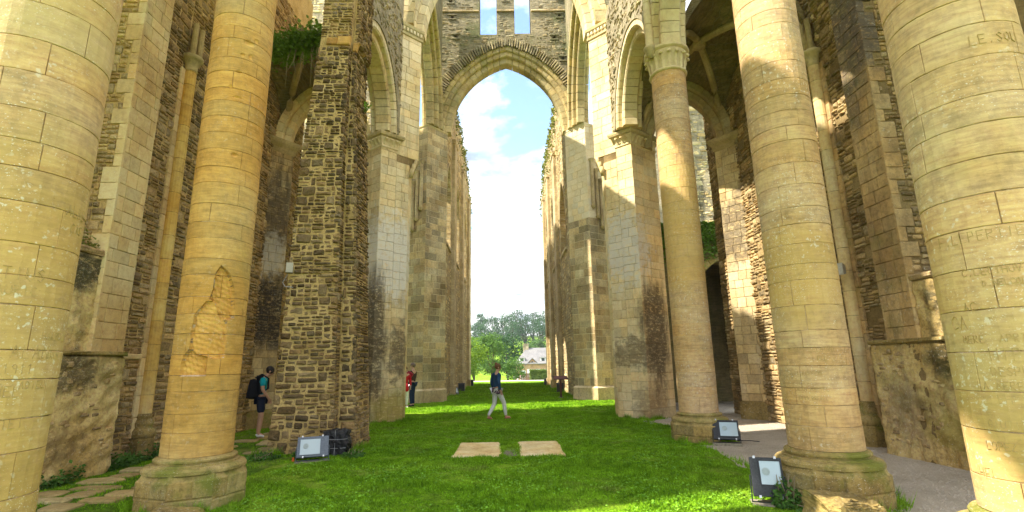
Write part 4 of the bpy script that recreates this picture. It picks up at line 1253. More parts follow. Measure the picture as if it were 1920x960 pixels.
def aisle_side(side, label, seed):
    rnd = random.Random(seed)
    k = 0.05
    fx = (lambda x, y: (x, y)) if side > 0 else (lambda x, y: (k - x, y))
    def patch(xa, ya, xb, yb):
        # written for the right wall, far end first
        return plane_patch(fx(xa, ya), fx(xb, yb)) if side > 0 else plane_patch(fx(xb, yb), fx(xa, ya))
    t = thing('aisle_wall', (*fx(7.0, 9.5), 0), label, 'wall', 'outer aisle walls')
    ZT = 11.0 if side > 0 else 15.0  # left wall's unseen top is raised to block the sun
    # backing masonry
    mb = MB()
    def bk(xa, ya, xb, yb, z0, z1, d=0.5):
        f, L = patch(xa, ya, xb, yb)
        mb.put([f(0, z0, -.03), f(L, z0, -.03), f(L, z1, -.03), f(0, z1, -.03), f(0, z0, -d), f(L, z0, -d), f(L, z1, -d), f(0, z1, -d)], [(0, 1, 2, 3), (5, 4, 7, 6), (3, 2, 6, 7), (4, 0, 3, 7), (1, 5, 6, 2)])
    bk(7.17, 16.5, 7.05, 9.9, -.3, ZT); bk(6.98, 9.9, 6.95, 8.72, -.3, ZT)
    bk(6.60, 8.71, 6.60, 8.12, -.3, ZT); bk(6.62, 8.06, 7.6, 8.06, -.3, ZT, 0.3); bk(7.45, 8.1, 7.2, 3.5, -.3, ZT)
    mb.obj('mortar_core', M_mortar if side < 0 else M_mortard, t)
    m_r = M_rubw
    S = Stones()
    f, L = patch(7.17, 16.5, 7.05, 9.9)
    rubble_wall(S, f, L, 0.0, min(ZT, 13.5), m_r, rnd, band=(0.16, 0.28), cw=(0.18, 0.5), gap=0.02, bulge=0.025, wj=0.02)
    f, L = patch(6.98, 9.86, 6.95, 8.72)
    putlogs = [(0.35, 2.4), (0.5, 3.6), (0.6, 5.0), (0.45, 6.4), (0.55, 7.6)]
    def sk(a0, a1, b0, b1): return any(a0 < pa + .12 and a1 > pa and b0 < pz + .14 and b1 > pz for pa, pz in putlogs)
    rubble_wall(S, f, L, 0.0 if side < 0 else 0.9, ZT, m_r, rnd, band=(0.14, 0.24), cw=(0.13, 0.36), gap=0.02, bulge=0.022, wj=0.018, skip=sk if side > 0 else None)
    S.done(t)
    # buttress: dressed front, rubble near side with quoins
    m_p = M_pil if side < 0 else M_pilr
    S = Stones()
    f, L = patch(6.60, 8.74, 6.60, 8.06)
    ashlar(S, f, L, 1.9, ZT, m_p, rnd, ch=(0.2, 0.3), bw=(0.2, 0.38), joint=0.009, w_j=0.005, tint=(0.82, 1.08))
    g, Lg = patch(6.60, 8.06, 7.45, 8.06)
    z = 1.9
    qs = []
    while z < ZT:
        h = rnd.uniform(.22, .32); w_ = rnd.choice([.14, .3])
        a0, a1 = (0, w_) if side > 0 else (Lg - w_, Lg)
        S.put(block(g, a0 + .002, a1, z + .005, z + h - .005, .008, .05, 0.004), rtint(rnd, .9, 1.12), M_pil if side < 0 else M_pilr, 'quoin')
        qs.append((z, z + h, w_)); z += h
    # toothed edge of the front towards the recess
    fr_, Lr = patch(6.98, 8.95, 6.98, 8.72)
    z = 1.9
    S.done(t)
    S = Stones()
    def sk2(a0, a1, b0, b1):
        for (z0, z1, w_) in qs:
            if b1 > z0 + .005 and b0 < z1 - .005:
                if side > 0: a0 = max(a0, w_ + .01)
                else: a1 = min(a1, Lg - w_ - .01)
        return a0, a1
    rubble_wall(S, g, Lg, 1.9, ZT, m_r, rnd, band=(0.14, 0.24), cw=(0.1, 0.26), gap=0.018, bulge=0.02, wj=0.012, clip=sk2, tint=(0.6, 1.3))
    S.done(t)
    # return of the buttress into the recess
    S = Stones()
    f, L = patch(6.96, 8.745, 6.60, 8.745)
    ashlar(S, f, L, 1.9, ZT, m_p, rnd, ch=(0.22, 0.32), bw=(0.2, 0.36), joint=0.009, w_j=0.004)
    S.done(t, limit=60)
    # attached half shaft with base and capital
    sx, sy = fx(6.90, 9.90)
    mb = MB(); S = Stones()
    pt, Lc = cyl_patch(sx, sy, 0.115)
    z = 0.82
    while z < 8.0:
        h = min(rnd.uniform(.3, .5), 8.0 - z)
        S.put(block(pt, 0.0, Lc - .001, z + .003, z + h - .003, .005, .03, rnd.uniform(-.002, .002), 14, 0.0008, rnd), rtint(rnd, .85, 1.08), M_shaft if side < 0 else M_pil, 'shaft_drum')
        z += h
    S.done(t)
    mb.tube([(sx, sy, .7), (sx, sy, 8.05)], .105, 14); mb.obj('shaft_core', M_mortard, t)
    mb = MB(); mb.lathe([(.2, .40), (.215, .42), (.215, .52), (.19, .55), (.15, .58), (.165, .62), (.17, .66), (.15, .70), (.125, .74), (.135, .78), (.12, .82), (.05, .82)], (sx, sy), 20); mb.obj('shaft_base', M_base, t, True)
    oc = [(sx + .185 * math.cos(q * math.pi / 4 + .39), sy + .185 * math.sin(q * math.pi / 4 + .39)) for q in range(8)]
    mb = MB(); loft_poly(mb, oc, [(-.2, .02), (.36, .02), (.41, 0)]); mb.obj('shaft_plinth', M_base, t)
    mb = MB(); mb.lathe([(.115, 7.98), (.135, 8.0), (.12, 8.04), (.13, 8.14), (.19, 8.24), (.215, 8.26), (.215, 8.33), (.19, 8.35), (.02, 8.36)], (sx, sy), 18); mb.obj('shaft_capital', M_archW, t, True)
    mb = MB()
    for q, (dx, dy) in enumerate(((-.06, -.1), (.02, .02), (-.06, .12))):
        p = fx(6.90 + dx, 9.9 + dy); mb.tube([(p[0], p[1], 8.3), (p[0], p[1], 9.1)], .06, 10)
    mb.obj('broken_ribs', M_rib, t)
    # dressed strips beside the shaft
    S = Stones()
    f, L = patch(6.955, 10.12, 6.945, 9.68)
    ashlar(S, f, L, 0.4, 8.0, M_pil if side < 0 else M_pilr, rnd, ch=(.25, .4), bw=(.4, .5), joint=.01)
    S.done(t, limit=80)
    # string course
    f, L = patch(6.98, 9.66, 6.96, 8.78)
    mb = MB(); mb.put(*block(f, 0, L, 1.82, 1.92, .02, .1, .07, na=6, jit=.008)); mb.obj('string_course', M_pil, t)
    # plastered lower blocks
    zt = 3.45 if side < 0 else 2.85
    f, L = patch(6.56, 9.12 if side > 0 else 8.75, 6.78, 5.2)
    mb = MB(); rough_slab(mb, f, L, -.2, 1.86, 0.0, 0.03, seed); mb.obj('plaster_plinth', M_plaster, t, True)
    S = Stones()
    for q in range(150):
        a0 = (L * rnd.random() ** 1.7 if side > 0 else L * (1 - rnd.random() ** 1.7)); z0 = rnd.uniform(.15, 1.7)
        if math.sin(a0 * 5 + seed) * math.sin(z0 * 4.3 + a0) < -.15: continue
        w_, h_ = rnd.uniform(.06, .17), rnd.uniform(.035, .085)
        if a0 + w_ > L: continue
        S.put(rubble(f, a0, a0 + w_, z0, z0 + h_, 0.06, rnd.uniform(0.0, .02), .015, rnd), rtint(rnd, .6, 1.2), M_rubw, 'stone')
    S.done(t)
    f2, L2 = patch(6.66, 8.06, 6.86, 5.2)
    mb = MB(); rough_slab(mb, f2, L2, 1.9, zt, 0.0, 0.025, seed + 1); mb.obj('plaster_block', M_plaster, t, True)
    mb = MB(); mb.put(*block(f2, -.03, L2, zt, zt + .1, .03, .4, .05, na=12, jit=.02)); mb.obj('coping', M_rubw, t)
    mb = MB(); mb.put(*block(f, 0, L, 1.86, 1.93, .02, .3, .05, na=12, jit=.012)); mb.obj('ledge', M_base, t)
    return t
aisle_side(1, 'right outer aisle wall with slim shaft, dark buttress and stained plaster below', 81)
aisle_side(-1, 'left outer aisle wall with ochre shaft, pale buttress and flaking plaster below', 82)

def chapel_pier(side, label, seed, mat, rz=0):
    rnd = random.Random(seed)
    k = 0.05
    fx = (lambda p: p) if side > 0 else (lambda p: (k - p[0], p[1]))
    A, B, C_, D = (6.72, 14.85), (7.25, 14.15), (7.9, 14.65), (7.35, 15.4)
    poly = [fx(p) for p in (A, B, C_, D)]
    if side < 0: poly = poly[::-1]
    t = thing('aisle_pier', (*fx((7.2, 14.7)), 0), label, 'pier', 'outer aisle piers')
    mb = MB(); loft_poly(mb, poly, [(-.3, -.014), (8.2, -.014)]); mb.obj('mortar_core', M_mortard, t)
    S = Stones()
    for a, b in ((A, B), (B, C_), (D, A)):
        p, q = (fx(a), fx(b)) if side > 0 else (fx(b), fx(a))
        f, L = plane_patch(p, q)
        ashlar(S, f, L, .5, 8.2, mat, rnd, ch=(.2, .3), bw=(.22, .42), joint=.01, w_j=.006, tint=(.7, 1.12))
    S.done(t)
    mb = MB(); loft_poly(mb, poly, [(-.2, .05), (.42, .05), (.5, 0)]); mb.obj('plinth', M_base, t)
    mb = MB(); loft_poly(mb, poly, [(8.15, 0), (8.2, .02), (8.3, .05), (8.42, .14), (8.5, .16), (8.56, .14)], True, True); mb.obj('capital', M_rib, t)
    return t
M_chR = stone_mat('chapel_pier_stone', [(0.3, (0.36, 0.28, 0.15)), (0.5, (0.52, 0.43, 0.26)), (0.7, (0.58, 0.50, 0.36))], 1.0, spots=.2, grain=.35, bump=.4, streak=.15, stains=[((7.0, 14.4, 5.6), (.9, .9, 1.2), (.14, .11, .07), .85, dict(k=.9, ns=4))])
M_chL = stone_mat('blackened_aisle_pier_stone', [(0.3, (0.30, 0.23, 0.12)), (0.5, (0.46, 0.38, 0.22)), (0.7, (0.52, 0.46, 0.3))], 1.0, spots=.2, grain=.35, bump=.5, streak=.4, stains=[((-6.7, 14.5, 3.2), (1.0, 1.0, 1.4), BLACK, .95, dict(k=.6, ns=2.5, streak=True)), ((-6.9, 14.5, 6.2), (.5, .6, 1.9), (.07, .055, .04), .8, dict(k=.9, ns=3, streak=True)), ((-7.0, 14.5, 4.9), (.6, .6, .7), (.6, .57, .48), .6, dict(k=1, ns=6))])
chapel_pier(1, 'sunlit block pier in the right aisle beside the dark doorway', 91, M_chR)
chapel_pier(-1, 'black-streaked block pier in the left aisle behind the backpacker', 92, M_chL)

# transverse arches of the aisles
def tarch(side, label, seed):
    rnd = random.Random(seed)
    k = 0.05
    a, b = (4.95, 15.55), (6.85, 14.95)
    if side < 0: a, b = (k - a[0], a[1]), (k - b[0], b[1])
    va, vb = Vector(a), Vector(b)
    c = (va + vb) / 2; u = (vb - va)
    s = u.length / 2
    ar = Pointed(c, u, s, 8.56, 1.75)
    t = thing('aisle_arch', (c.x, c.y, 8.56), label, 'arch', 'aisle cross arches')
    S = Stones()
    m = M_rib if side > 0 else M_pil
    sg = 1
    voussoirs(S, ar, 0, .22, -.25, .25, 9, m, rnd, joint=.01, ch=.05)
    voussoirs(S, ar, .22, .48, -.4, .4, 9, m, rnd, joint=.01, ch=.05)
    S.done(t)
tarch(1, 'shaded cross arch of the right aisle vault', 95)
tarch(-1, 'pale cross arch of the left aisle half hidden by the rubble pier', 96)

# right aisle vault
def bilin(cs, s, t_): return tuple((1 - s) * (1 - t_) * cs[0][i] + s * (1 - t_) * cs[1][i] + s * t_ * cs[2][i] + (1 - s) * t_ * cs[3][i] for i in range(2))
def pz(q, zs, h):  # pointed profile, q in 0..1
    x = abs(q - .5) * 2; s = 1.0; hh = 1.15
    Rr = (s * s + hh * hh) / (2 * s); d = Rr - s
    return zs + h * math.sqrt(max(0, Rr * Rr - (x + d) ** 2)) / hh
def vault(side, label, keep=None, name='aisle_vault'):
    k = 0.05
    cs = [(4.25, 10.98), (6.95, 9.9), (7.15, 15.0), (4.45, 15.5)]
    if side < 0: cs = [(k - x, y) for x, y in cs]
    N = 36; zs, h = 8.4, 2.35
    V, Fc = [], []
    for j in range(N + 1):
        for i in range(N + 1):
            s, q = i / N, j / N
            p = bilin(cs, s, q)
            z = max(pz(s, zs, h), pz(q, zs, h)) + .02 * math.sin(i * 2.1) * math.sin(j * 1.7)
            V.append((p[0], p[1], z))
    n = len(V)
    V += [(x, y, z + .3 + .06 * math.sin(x * 9) * math.sin(y * 8)) for x, y, z in V[:n]]
    kept = set()
    for j in range(N):
        for i in range(N):
            if keep and not keep((i + .5) / N, (j + .5) / N): continue
            kept.add((i, j))
    for (i, j) in kept:
        a = j * (N + 1) + i; q = (a, a + N + 1, a + N + 2, a + 1)
        Fc.append(q if side > 0 else q[::-1]); Fc.append(tuple(x + n for x in (q[::-1] if side > 0 else q)))
        for (di, dj, e) in ((1, 0, (a + 1, a + N + 2)), (-1, 0, (a + N + 1, a)), (0, 1, (a + N + 2, a + N + 1)), (0, -1, (a, a + 1))):
            if (i + di, j + dj) not in kept: Fc.append((e[0], e[1], e[1] + n, e[0] + n))
    t = thing(name, (*bilin(cs, .5, .5), 8.4), label, 'vault', 'aisle vaults')
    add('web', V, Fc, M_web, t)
    for (s0, q0, s1, q1) in ((0, 0, 1, 1), (1, 0, 0, 1)):
        for hh in (0, 1):
            pts = []
            for m in range(13):
                w = (m / 12) * .5 + .5 * hh
                s, q = s0 + (s1 - s0) * w, q0 + (q1 - q0) * w
                if keep and not keep(s, q): continue
                p = bilin(cs, s, q)
                pts.append((p[0], p[1], max(pz(s, zs, h), pz(q, zs, h)) - .05))
            if len(pts) > 2:
                mb = MB(); mb.tube(pts, .10, 8); mb.obj('rib', M_rib, t)
    if not keep:
        p = bilin(cs, .5, .5); mb = MB(); mb.lathe([(.02, 10.5), (.17, 10.53), (.2, 10.6), (.18, 10.7)], p, 14); mb.obj('boss', M_rib, t)
    return t
vault(1, 'dark ribbed vault over the right aisle')
vault(-1, 'broken vault remnant with ivy on top over the left aisle', keep=lambda s, q: q > .55 + .12 * math.sin(s * 9) and s > .18)

# walls further back seen through the aisles
t = thing('transept_wall', (8.5, 22.0, 0), 'pale stained rubble wall far behind the right aisle arch', 'wall')
f, L = plane_patch((5.4, 22.0), (14.0, 22.0))
mb = MB(); slice_wall(mb, f, [0, L], lambda q: [(-.3, 15.0)], 1.0); mb.obj('masonry', M_far, t)
S = Stones(); rubble_wall(S, f, L, 3.0, 14.0, M_nst, random.Random(4), band=(0.18, 0.32), cw=(0.25, 0.6), gap=0.022, bulge=0.03, wj=0.03, tint=(0.55, 1.25), split=(.3, .7, 0)); S.done(t, limit=100, minpx=9)
mb = MB()
for x in (1.6, 3.1, 4.6): mb.put(*block(f, x, x + .3, 0, 15, .05, .3, .16))
mb.obj('pilaster_strips', M_far, t)
t = thing('transept_wall', (-9.5, 21.0, 0), 'pale grey rubble wall rising above the ivy on the left', 'wall')
f, L = plane_patch((-16.0, 20.5), (-5.2, 20.5))
def sol(q): return [(-.3, 21.5 + .4 * math.sin(q * 3))]
mb = MB(); slice_wall(mb, f, [L * k_ / 30 for k_ in range(31)], sol, 1.0); mb.obj('masonry', M_far, t)
S = Stones(); rubble_wall(S, f, L, 10.0, 21.0, M_nst, random.Random(3), band=(0.2, 0.34), cw=(0.25, 0.6), gap=0.025, bulge=0.03, wj=0.03, tint=(0.8, 1.3), split=(.3, .7, 0)); S.done(t, limit=60, minpx=9)
for (x, z) in ((5.9, 14.2), (7.2, 13.2), (6.5, 15.4), (8.2, 15.0), (8.8, 13.9)):
    mb = MB(); mb.put(*block(f, x - .2, x + .35, z + .16, z + .28, .02, .1, .1)); mb.put(*block(f, x - .18, x + .3, z - .1, z, .02, .1, .1)); mb.obj('putlog_stones', M_far, t)
# doorway wall behind the right aisle
t = thing('doorway_wall', (7.2, 18.0, 0), 'low ivy-topped wall with a dark pointed doorway in the right aisle', 'wall')
dar = Pointed((8.0, 18.0), (1, 0), 1.05, 3.9, 1.4)
f, L = plane_patch((5.3, 18.0), (11.0, 18.0))
us = sorted({0.0, L} | {round(8.0 - 5.3 - 1.049 + 2.098 * k_ / 16, 4) for k_ in range(17)})
def sol(q):
    x = 5.3 + q; tp = 6.6 + .2 * math.sin(x * 5)
    if abs(x - 8.0) < 1.05: return [(dar.z_at(x - 8.0, 0), tp)]
    return [(-.3, tp)]
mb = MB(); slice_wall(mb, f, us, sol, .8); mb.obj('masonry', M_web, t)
S = Stones(); voussoirs(S, dar, 0, .28, -.2, .08, 7, M_base, random.Random(5), joint=.012, ch=.05)
for sg in (-1, 1):
    z = 0
    while z < 3.85:
        h = random.uniform(.28, .42)
        a0 = 2.7 + sg * 1.05 - (.3 if sg < 0 else 0)
        S.put(block(f, a0, a0 + .3, z, min(z + h, 3.9) - .01, .02, .2, .05), rtint(random, .7, 1.1), M_base, 'jamb_stone'); z += h
S.done(t)
mb = MB()  # the unlit room behind
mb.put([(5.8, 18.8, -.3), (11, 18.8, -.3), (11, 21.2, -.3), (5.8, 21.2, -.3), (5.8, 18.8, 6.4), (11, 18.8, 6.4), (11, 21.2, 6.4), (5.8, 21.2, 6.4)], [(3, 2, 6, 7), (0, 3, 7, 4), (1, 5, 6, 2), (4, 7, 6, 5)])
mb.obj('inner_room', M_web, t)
# ------------------------------------------------------------------ ground
def terr(x, y):
    if y < 50: z = 0.0
    elif y < 115: k = (y - 50) / 65; z = -2.0 * k * k * (3 - 2 * k)
    elif y < 160: z = -2.0
    else:
        k = (y - 160); z = -2.0 + 0.145 * k - 0.00018 * k * k
        z = min(z, 30)
        z += 1.6 * math.sin(x * .03 + 1) * min(1, k / 60)
    return z
def smooth_noise(x, y): return math.sin(x * 1.7 + 2 * math.sin(y * .9)) * math.sin(y * 1.3 + math.sin(x * 1.1))

def grass_mat(name, stops, scale=1.0):
    t = NT(name)
    c = t.ramp(t.noise(0.45 * scale, 6, .65), stops)
    c = t.mix(.75, c, t.ramp(t.noise(4 * scale, 6, .75), [(.32, (.2, .26, .1)), (.62, (.85, .85, .55))]), 'OVERLAY')
    c = t.mix(.6, c, t.ramp(t.noise(32, 3, .7), [(.32, (.12, .18, .05)), (.68, (.95, .95, .7))]), 'OVERLAY')
    c = t.mix(t.math('MULTIPLY', t.rng(t.noise(.8, 6, .75), .52, .72), .42), c, (.33, .28, .09))
    h = t.math('ADD', t.noise(5, 5, .7), t.math('MULTIPLY', t.noise(50, 4, .7), .5))
    return t.end(c, .95, t.bump(h, .7, .06), .05)
M_lawn = grass_mat('lawn_ground', [(.3, (.08, .14, .012)), (.5, (.12, .20, .018)), (.7, (.18, .24, .035))])
M_blade = grass_mat('grass_blades', [(.3, (.10, .20, .014)), (.5, (.155, .29, .02)), (.7, (.22, .34, .04))])
M_clover = grass_mat('clover_leaves', [(.3, (.10, .23, .03)), (.7, (.2, .36, .07))])
xs = sorted(set([-400, -300, -200, -140] + list(range(-100, 101, 10)) + [140, 200, 300, 400]))
ys = [-60, -30, -10, 0, 5, 10, 15, 20, 25, 30, 35, 40, 45, 50] + list(range(55, 165, 5)) + list(range(170, 420, 10)) + [450, 500, 560, 640]
V = [(x, y, terr(x, y)) for y in ys for x in xs]
nx = len(xs)
Fc = [(j * nx + i, j * nx + i + 1, (j + 1) * nx + i + 1, (j + 1) * nx + i) for j in range(len(ys) - 1) for i in range(nx - 1)]
struct(add('ground', V, Fc, M_lawn, smooth=True))

t_ = NT('fine_gravel')
vor = t_.n('ShaderNodeTexVoronoi'); vor.inputs['Scale'].default_value = 55; t_.put(vor.inputs['Vector'], t_.P())
c = t_.mix(.75, t_.ramp(t_.noise(1.2, 6, .65), [(.3, (.36, .33, .27)), (.7, (.52, .48, .41))]), t_.ramp(t_.math('FRACT', t_.math('MULTIPLY', vor.outputs['Distance'], 7.3)), [(0, (.25, .22, .18)), (1, (.8, .74, .66))]), 'OVERLAY')
M_gravel = t_.end(c, .95, t_.bump(vor.outputs['Distance'], .8, .02), .1)
# gravel floor of the right aisle with an uneven edge against the lawn
V, Fc = [], []
n = 60
for k in range(n + 1):
    y = 1.0 + 21.9 * k / n
    xe = (3.55 if y < 5 else 3.72) + .10 * math.sin(y * 2.1) + .05 * math.sin(y * 7.3) + (.45 if y > 11.5 else 0) + (.9 if y > 15.5 else 0)
    V += [(xe, y, .006), (5.5, y, .006), (12.0, y, .006)]
for k in range(n): Fc += [(k * 3, k * 3 + 1, k * 3 + 4, k * 3 + 3), (k * 3 + 1, k * 3 + 2, k * 3 + 5, k * 3 + 4)]
struct(add('gravel_path', V, Fc, M_gravel))
rg = np.random.default_rng(4)
# loose pebbles on the gravel
def raw_mesh(name, co, nper, mat, parent=None, smooth=False):
    co = np.ascontiguousarray(co, dtype=np.float32)
    me = bpy.data.meshes.new(name)
    nv = len(co); npol = nv // nper
    me.vertices.add(nv); me.vertices.foreach_set('co', co.ravel())
    me.loops.add(nv); me.loops.foreach_set('vertex_index', np.arange(nv, dtype=np.int32))
    me.polygons.add(npol); me.polygons.foreach_set('loop_start', np.arange(0, nv, nper, dtype=np.int32))
    me.materials.append(mat); me.update(calc_edges=True); me.validate()
    a = me.attributes.new('tint', 'FLOAT_COLOR', 'POINT'); a.data.foreach_set('color', np.ones(nv * 4, dtype=np.float32))
    return link(bpy.data.objects.new(name, me), parent)
n = 9000
px = rg.uniform(3.8, 7.0, n); py = 3.5 + 12 * rg.random(n) ** 1.3
sz = rg.uniform(.008, .022, n); an = rg.uniform(0, 6.28, n)
tri = []
for k in range(4):
    a_, b_ = an + k * 1.5708, an + (k + 1) * 1.5708
    tri.append(np.stack([np.stack([px + sz * np.cos(a_), py + sz * np.sin(a_), np.full(n, .006)], 1), np.stack([px + sz * np.cos(b_), py + sz * np.sin(b_), np.full(n, .006)], 1), np.stack([px, py, .006 + sz * .7], 1)], 1))
co = np.concatenate(tri, 1).reshape(-1, 3)
o = raw_mesh('loose_gravel', co, 3, M_gravel); o['kind'] = 'stuff'; o['label'] = 'loose grey gravel on the right aisle floor'; o['category'] = 'gravel'

# flagstones of the left aisle
M_flag = stone_mat('worn_flagstone', [(.3, (.19, .16, .07)), (.5, (.31, .26, .14)), (.7, (.39, .34, .21))], 1.4, spots=.2, grain=.4, bump=.6, algae=.55, algcol=(.16, .18, .04))
path = struct(bpy.data.objects.new('flagstone_path', None)); COL.objects.link(path); path.location = (-5.2, 9, 0); WORLD_PARENTS.add(path.name)
M_soil = grass_mat('path_turf', [(.3, (.045, .085, .012)), (.5, (.07, .13, .02)), (.7, (.12, .15, .04))], 1.5)
add('turf_bed', [(-6.6, 3, .004), (-4.0, 3, .004), (-4.0, 18, .004), (-6.6, 18, .004)], [(0, 1, 2, 3)], M_soil, path)
rnd = random.Random(15)
flags = []
y = 4.6
while y < 17:
    h = rnd.uniform(.28, .5)
    x = -6.35 + rnd.uniform(-.1, .15) + (.0 if y < 12 else .2)
    while x < -4.35:
        w_ = rnd.uniform(.4, .85)
        if x + w_ > -4.2: break
        if rnd.random() < .88:
            cx, cy = x + w_ / 2, y + h / 2 + rnd.uniform(-.05, .05)
            nn = 9; ring = []
            for k in range(nn):
                a_ = 2 * math.pi * k / nn + rnd.uniform(-.2, .2)
                rr_ = rnd.uniform(.8, 1.0)
                cxx = math.copysign(abs(math.cos(a_)) ** .6, math.cos(a_)); syy = math.copysign(abs(math.sin(a_)) ** .6, math.sin(a_))
                ring.append((cx + cxx * (w_ / 2 - .025) * rr_, cy + syy * (h / 2 - .022) * rr_))
            zt = rnd.uniform(.022, .045)
            V = [(q[0], q[1], -.02) for q in ring] + [(q[0], q[1], zt - .012) for q in ring] + [(cx + (q[0] - cx) * .9, cy + (q[1] - cy) * .9, zt) for q in ring] + [(cx, cy, zt + .006)]
            Fq = []
            for k in range(nn):
                k2 = (k + 1) % nn
                Fq += [(k, k2, nn + k2, nn + k), (nn + k, nn + k2, 2 * nn + k2, 2 * nn + k), (2 * nn + k, 2 * nn + k2, 3 * nn)]
            add('flagstone', V, Fq, M_flag, path, rtint(rnd, .8, 1.15))
            flags.append((x, x + w_, y, y + h))
        x += w_
    y += h

# ---- grass
def keep_mask(x, y):
    m = np.ones(len(x), bool)
    for (cx, cy) in (L1C, L2C, R1C, R2C, R3C): m &= (x - cx) ** 2 + (y - cy) ** 2 > .57 ** 2
    for (x0, x1, y0, y1) in ((-1.04, -.14, 9.40, 11.30), (.18, 1.06, 9.36, 11.30)): m &= ~((x > x0 + .03) & (x < x1 - .03) & (y > y0 + .05) & (y < y1 - .04))
    m &= ~((x > -4.7) & (x < -2.96) & (y > 10.0) & (y < 11.8))
    m &= ~((np.abs(x - .075) > 3.3 + (np.abs(y - 15.0) < 1) * (15.9 - y) * .6 * (y < 15.9)) & (y > 15.2) & (y < 17.2))
    edge = np.where(y < 5, 3.5, 3.68) + .10 * np.sin(y * 2.1) + .05 * np.sin(y * 7.3) + np.where(y > 11.5, .45, 0)
    m &= ~((x > edge) & (y < 17.0))
    m &= ~((np.abs(x - .11) > 3.1) & (y > 23.3) & (y < 25.6))
    m &= ~((np.abs(x - .075) > 3.25) & (y > 25) & (y < 45))
    return m
def blades(n, xr, yr, hgt, wid, rg, thin=None):
    x = rg.uniform(*xr, n); y = rg.uniform(*yr, n)
    m = keep_mask(x, y)
    for (a0, a1, b0, b1) in flags: m &= ~((x > a0 + .05) & (x < a1 - .05) & (y > b0 + .04) & (y < b1 - .04))
    if thin is not None: m &= thin(x, y, rg)
    x, y = x[m], y[m]; n = len(x)
    clump = .6 + .55 * np.clip(np.sin(x * 3.1 + 2 * np.sin(y * 1.7)) * np.sin(y * 2.7 + np.sin(x * 2.3)) + .4 * np.sin(x * 11) * np.sin(y * 9), -1, 1)
    h = hgt * rg.uniform(.45, 1.15, n) * clump; w = wid * rg.uniform(.6, 1.3, n)
    a = rg.uniform(0, 6.28, n); la = rg.uniform(0, 6.28, n); lean = h * rg.uniform(.1, .9, n)
    dx, dy = np.cos(a) * w, np.sin(a) * w
    z0 = np.zeros(n)
    return np.stack([np.stack([x - dx, y - dy, z0], 1), np.stack([x + dx, y + dy, z0], 1), np.stack([x + np.cos(la) * lean, y + np.sin(la) * lean, h], 1)], 1).reshape(-1, 3)
rg = np.random.default_rng(21)
parts = [blades(150000, (-3.75, 3.8), (4.6, 8.5), .065, .008, rg), blades(150000, (-3.75, 4.3), (8.5, 13), .065, .011, rg), blades(80000, (-4.2, 4.4), (13, 18), .07, .015, rg),
         blades(70000, (-6, 4.6), (17, 27), .07, .02, rg), blades(45000, (-3.3, 3.4), (27, 48), .08, .035, rg),
         blades(42000, (-7.0, -3.75), (4.5, 10), .055, .006, rg, lambda x, y, r: r.random(len(x)) < np.where(x < -6.3, 1.0, .55)), blades(22000, (-7.0, -4.0), (10, 17), .055, .008, rg)]
def tufts(pts, n, spread, hgt, rg):
    pts = np.array(pts, float); seg = np.diff(pts, axis=0); ln = np.hypot(*seg.T); k = rg.choice(len(seg), n, p=ln / ln.sum()); u = rg.random(n)
    p = pts[k] + seg[k] * u[:, None] + rg.normal(0, spread, (n, 2))
    cl = .35 + .9 * np.clip(np.sin(p[:, 0] * 9 + p[:, 1] * 7) * np.sin(p[:, 1] * 11 - p[:, 0] * 5) + .3, 0, 1)
    h = hgt * rg.uniform(.4, 1.1, n) * cl; a = rg.uniform(0, 6.28, n); w = .006; la = rg.uniform(0, 6.28, n)
    z = np.zeros(n)
    return np.stack([np.stack([p[:, 0] - np.cos(a) * w, p[:, 1] - np.sin(a) * w, z], 1), np.stack([p[:, 0] + np.cos(a) * w, p[:, 1] + np.sin(a) * w, z], 1), np.stack([p[:, 0] + np.cos(la) * h * .5, p[:, 1] + np.sin(la) * h * .5, h], 1)], 1).reshape(-1, 3)
def ringp(c, r): return [(c[0] + r * math.cos(q / 12 * 6.2832), c[1] + r * math.sin(q / 12 * 6.2832)) for q in range(13)]
for c_, n_ in ((L2C, 2600), (R2C, 1600), (R3C, 1600)): parts.append(tufts(ringp(c_, .66), n_, .035, .16, rg))
parts += [tufts([(-4.75, 9.94), (-3.28, 9.94), (-3.24, 10.25), (-2.9, 10.25), (-2.9, 11.3)], 3200, .04, .17, rg), tufts([(3.3, 16.3), (3.3, 15.72), (4.1, 14.92), (4.6, 15.3)], 1800, .05, .15, rg), tufts([(-3.15, 16.3), (-3.15, 15.72), (-3.95, 14.92), (-4.5, 15.3)], 1800, .05, .15, rg),
          tufts([(-1.05, 9.4), (-.12, 9.4), (-.12, 11.3), (-1.05, 11.3), (-1.05, 9.4)], 900, .03, .07, rg), tufts([(.18, 9.36), (1.07, 9.36), (1.07, 11.32), (.18, 11.32), (.18, 9.36)], 900, .03, .07, rg), tufts([(3.3, 25.0), (3.3, 44)], 1500, .08, .22, rg), tufts([(-3.1, 25.0), (-3.1, 45)], 1500, .08, .22, rg), tufts([(3.55, 4.6), (3.7, 8), (3.72, 10.3)], 1500, .06, .1, rg)]
o = raw_mesh('lawn_grass', np.concatenate(parts), 3, M_blade); o['kind'] = 'stuff'; o['label'] = 'short green lawn grass between the piers'; o['category'] = 'grass'
def leaf_quads(pos, size, rg, flat=0.5, aspect=.6):
    n = len(pos)
    nrm = rg.normal(size=(n, 3)); nrm[:, 2] = np.abs(nrm[:, 2]) + flat * 2; nrm /= np.linalg.norm(nrm, axis=1)[:, None]
    r = rg.normal(size=(n, 3)); u = np.cross(nrm, r); u /= np.linalg.norm(u, axis=1)[:, None] + 1e-9; v = np.cross(nrm, u)
    s = size[:, None] if hasattr(size, '__len__') else size
    return np.stack([pos - u * s, pos - v * s * aspect, pos + u * s, pos + v * s * aspect], 1).reshape(-1, 3)
n = 26000
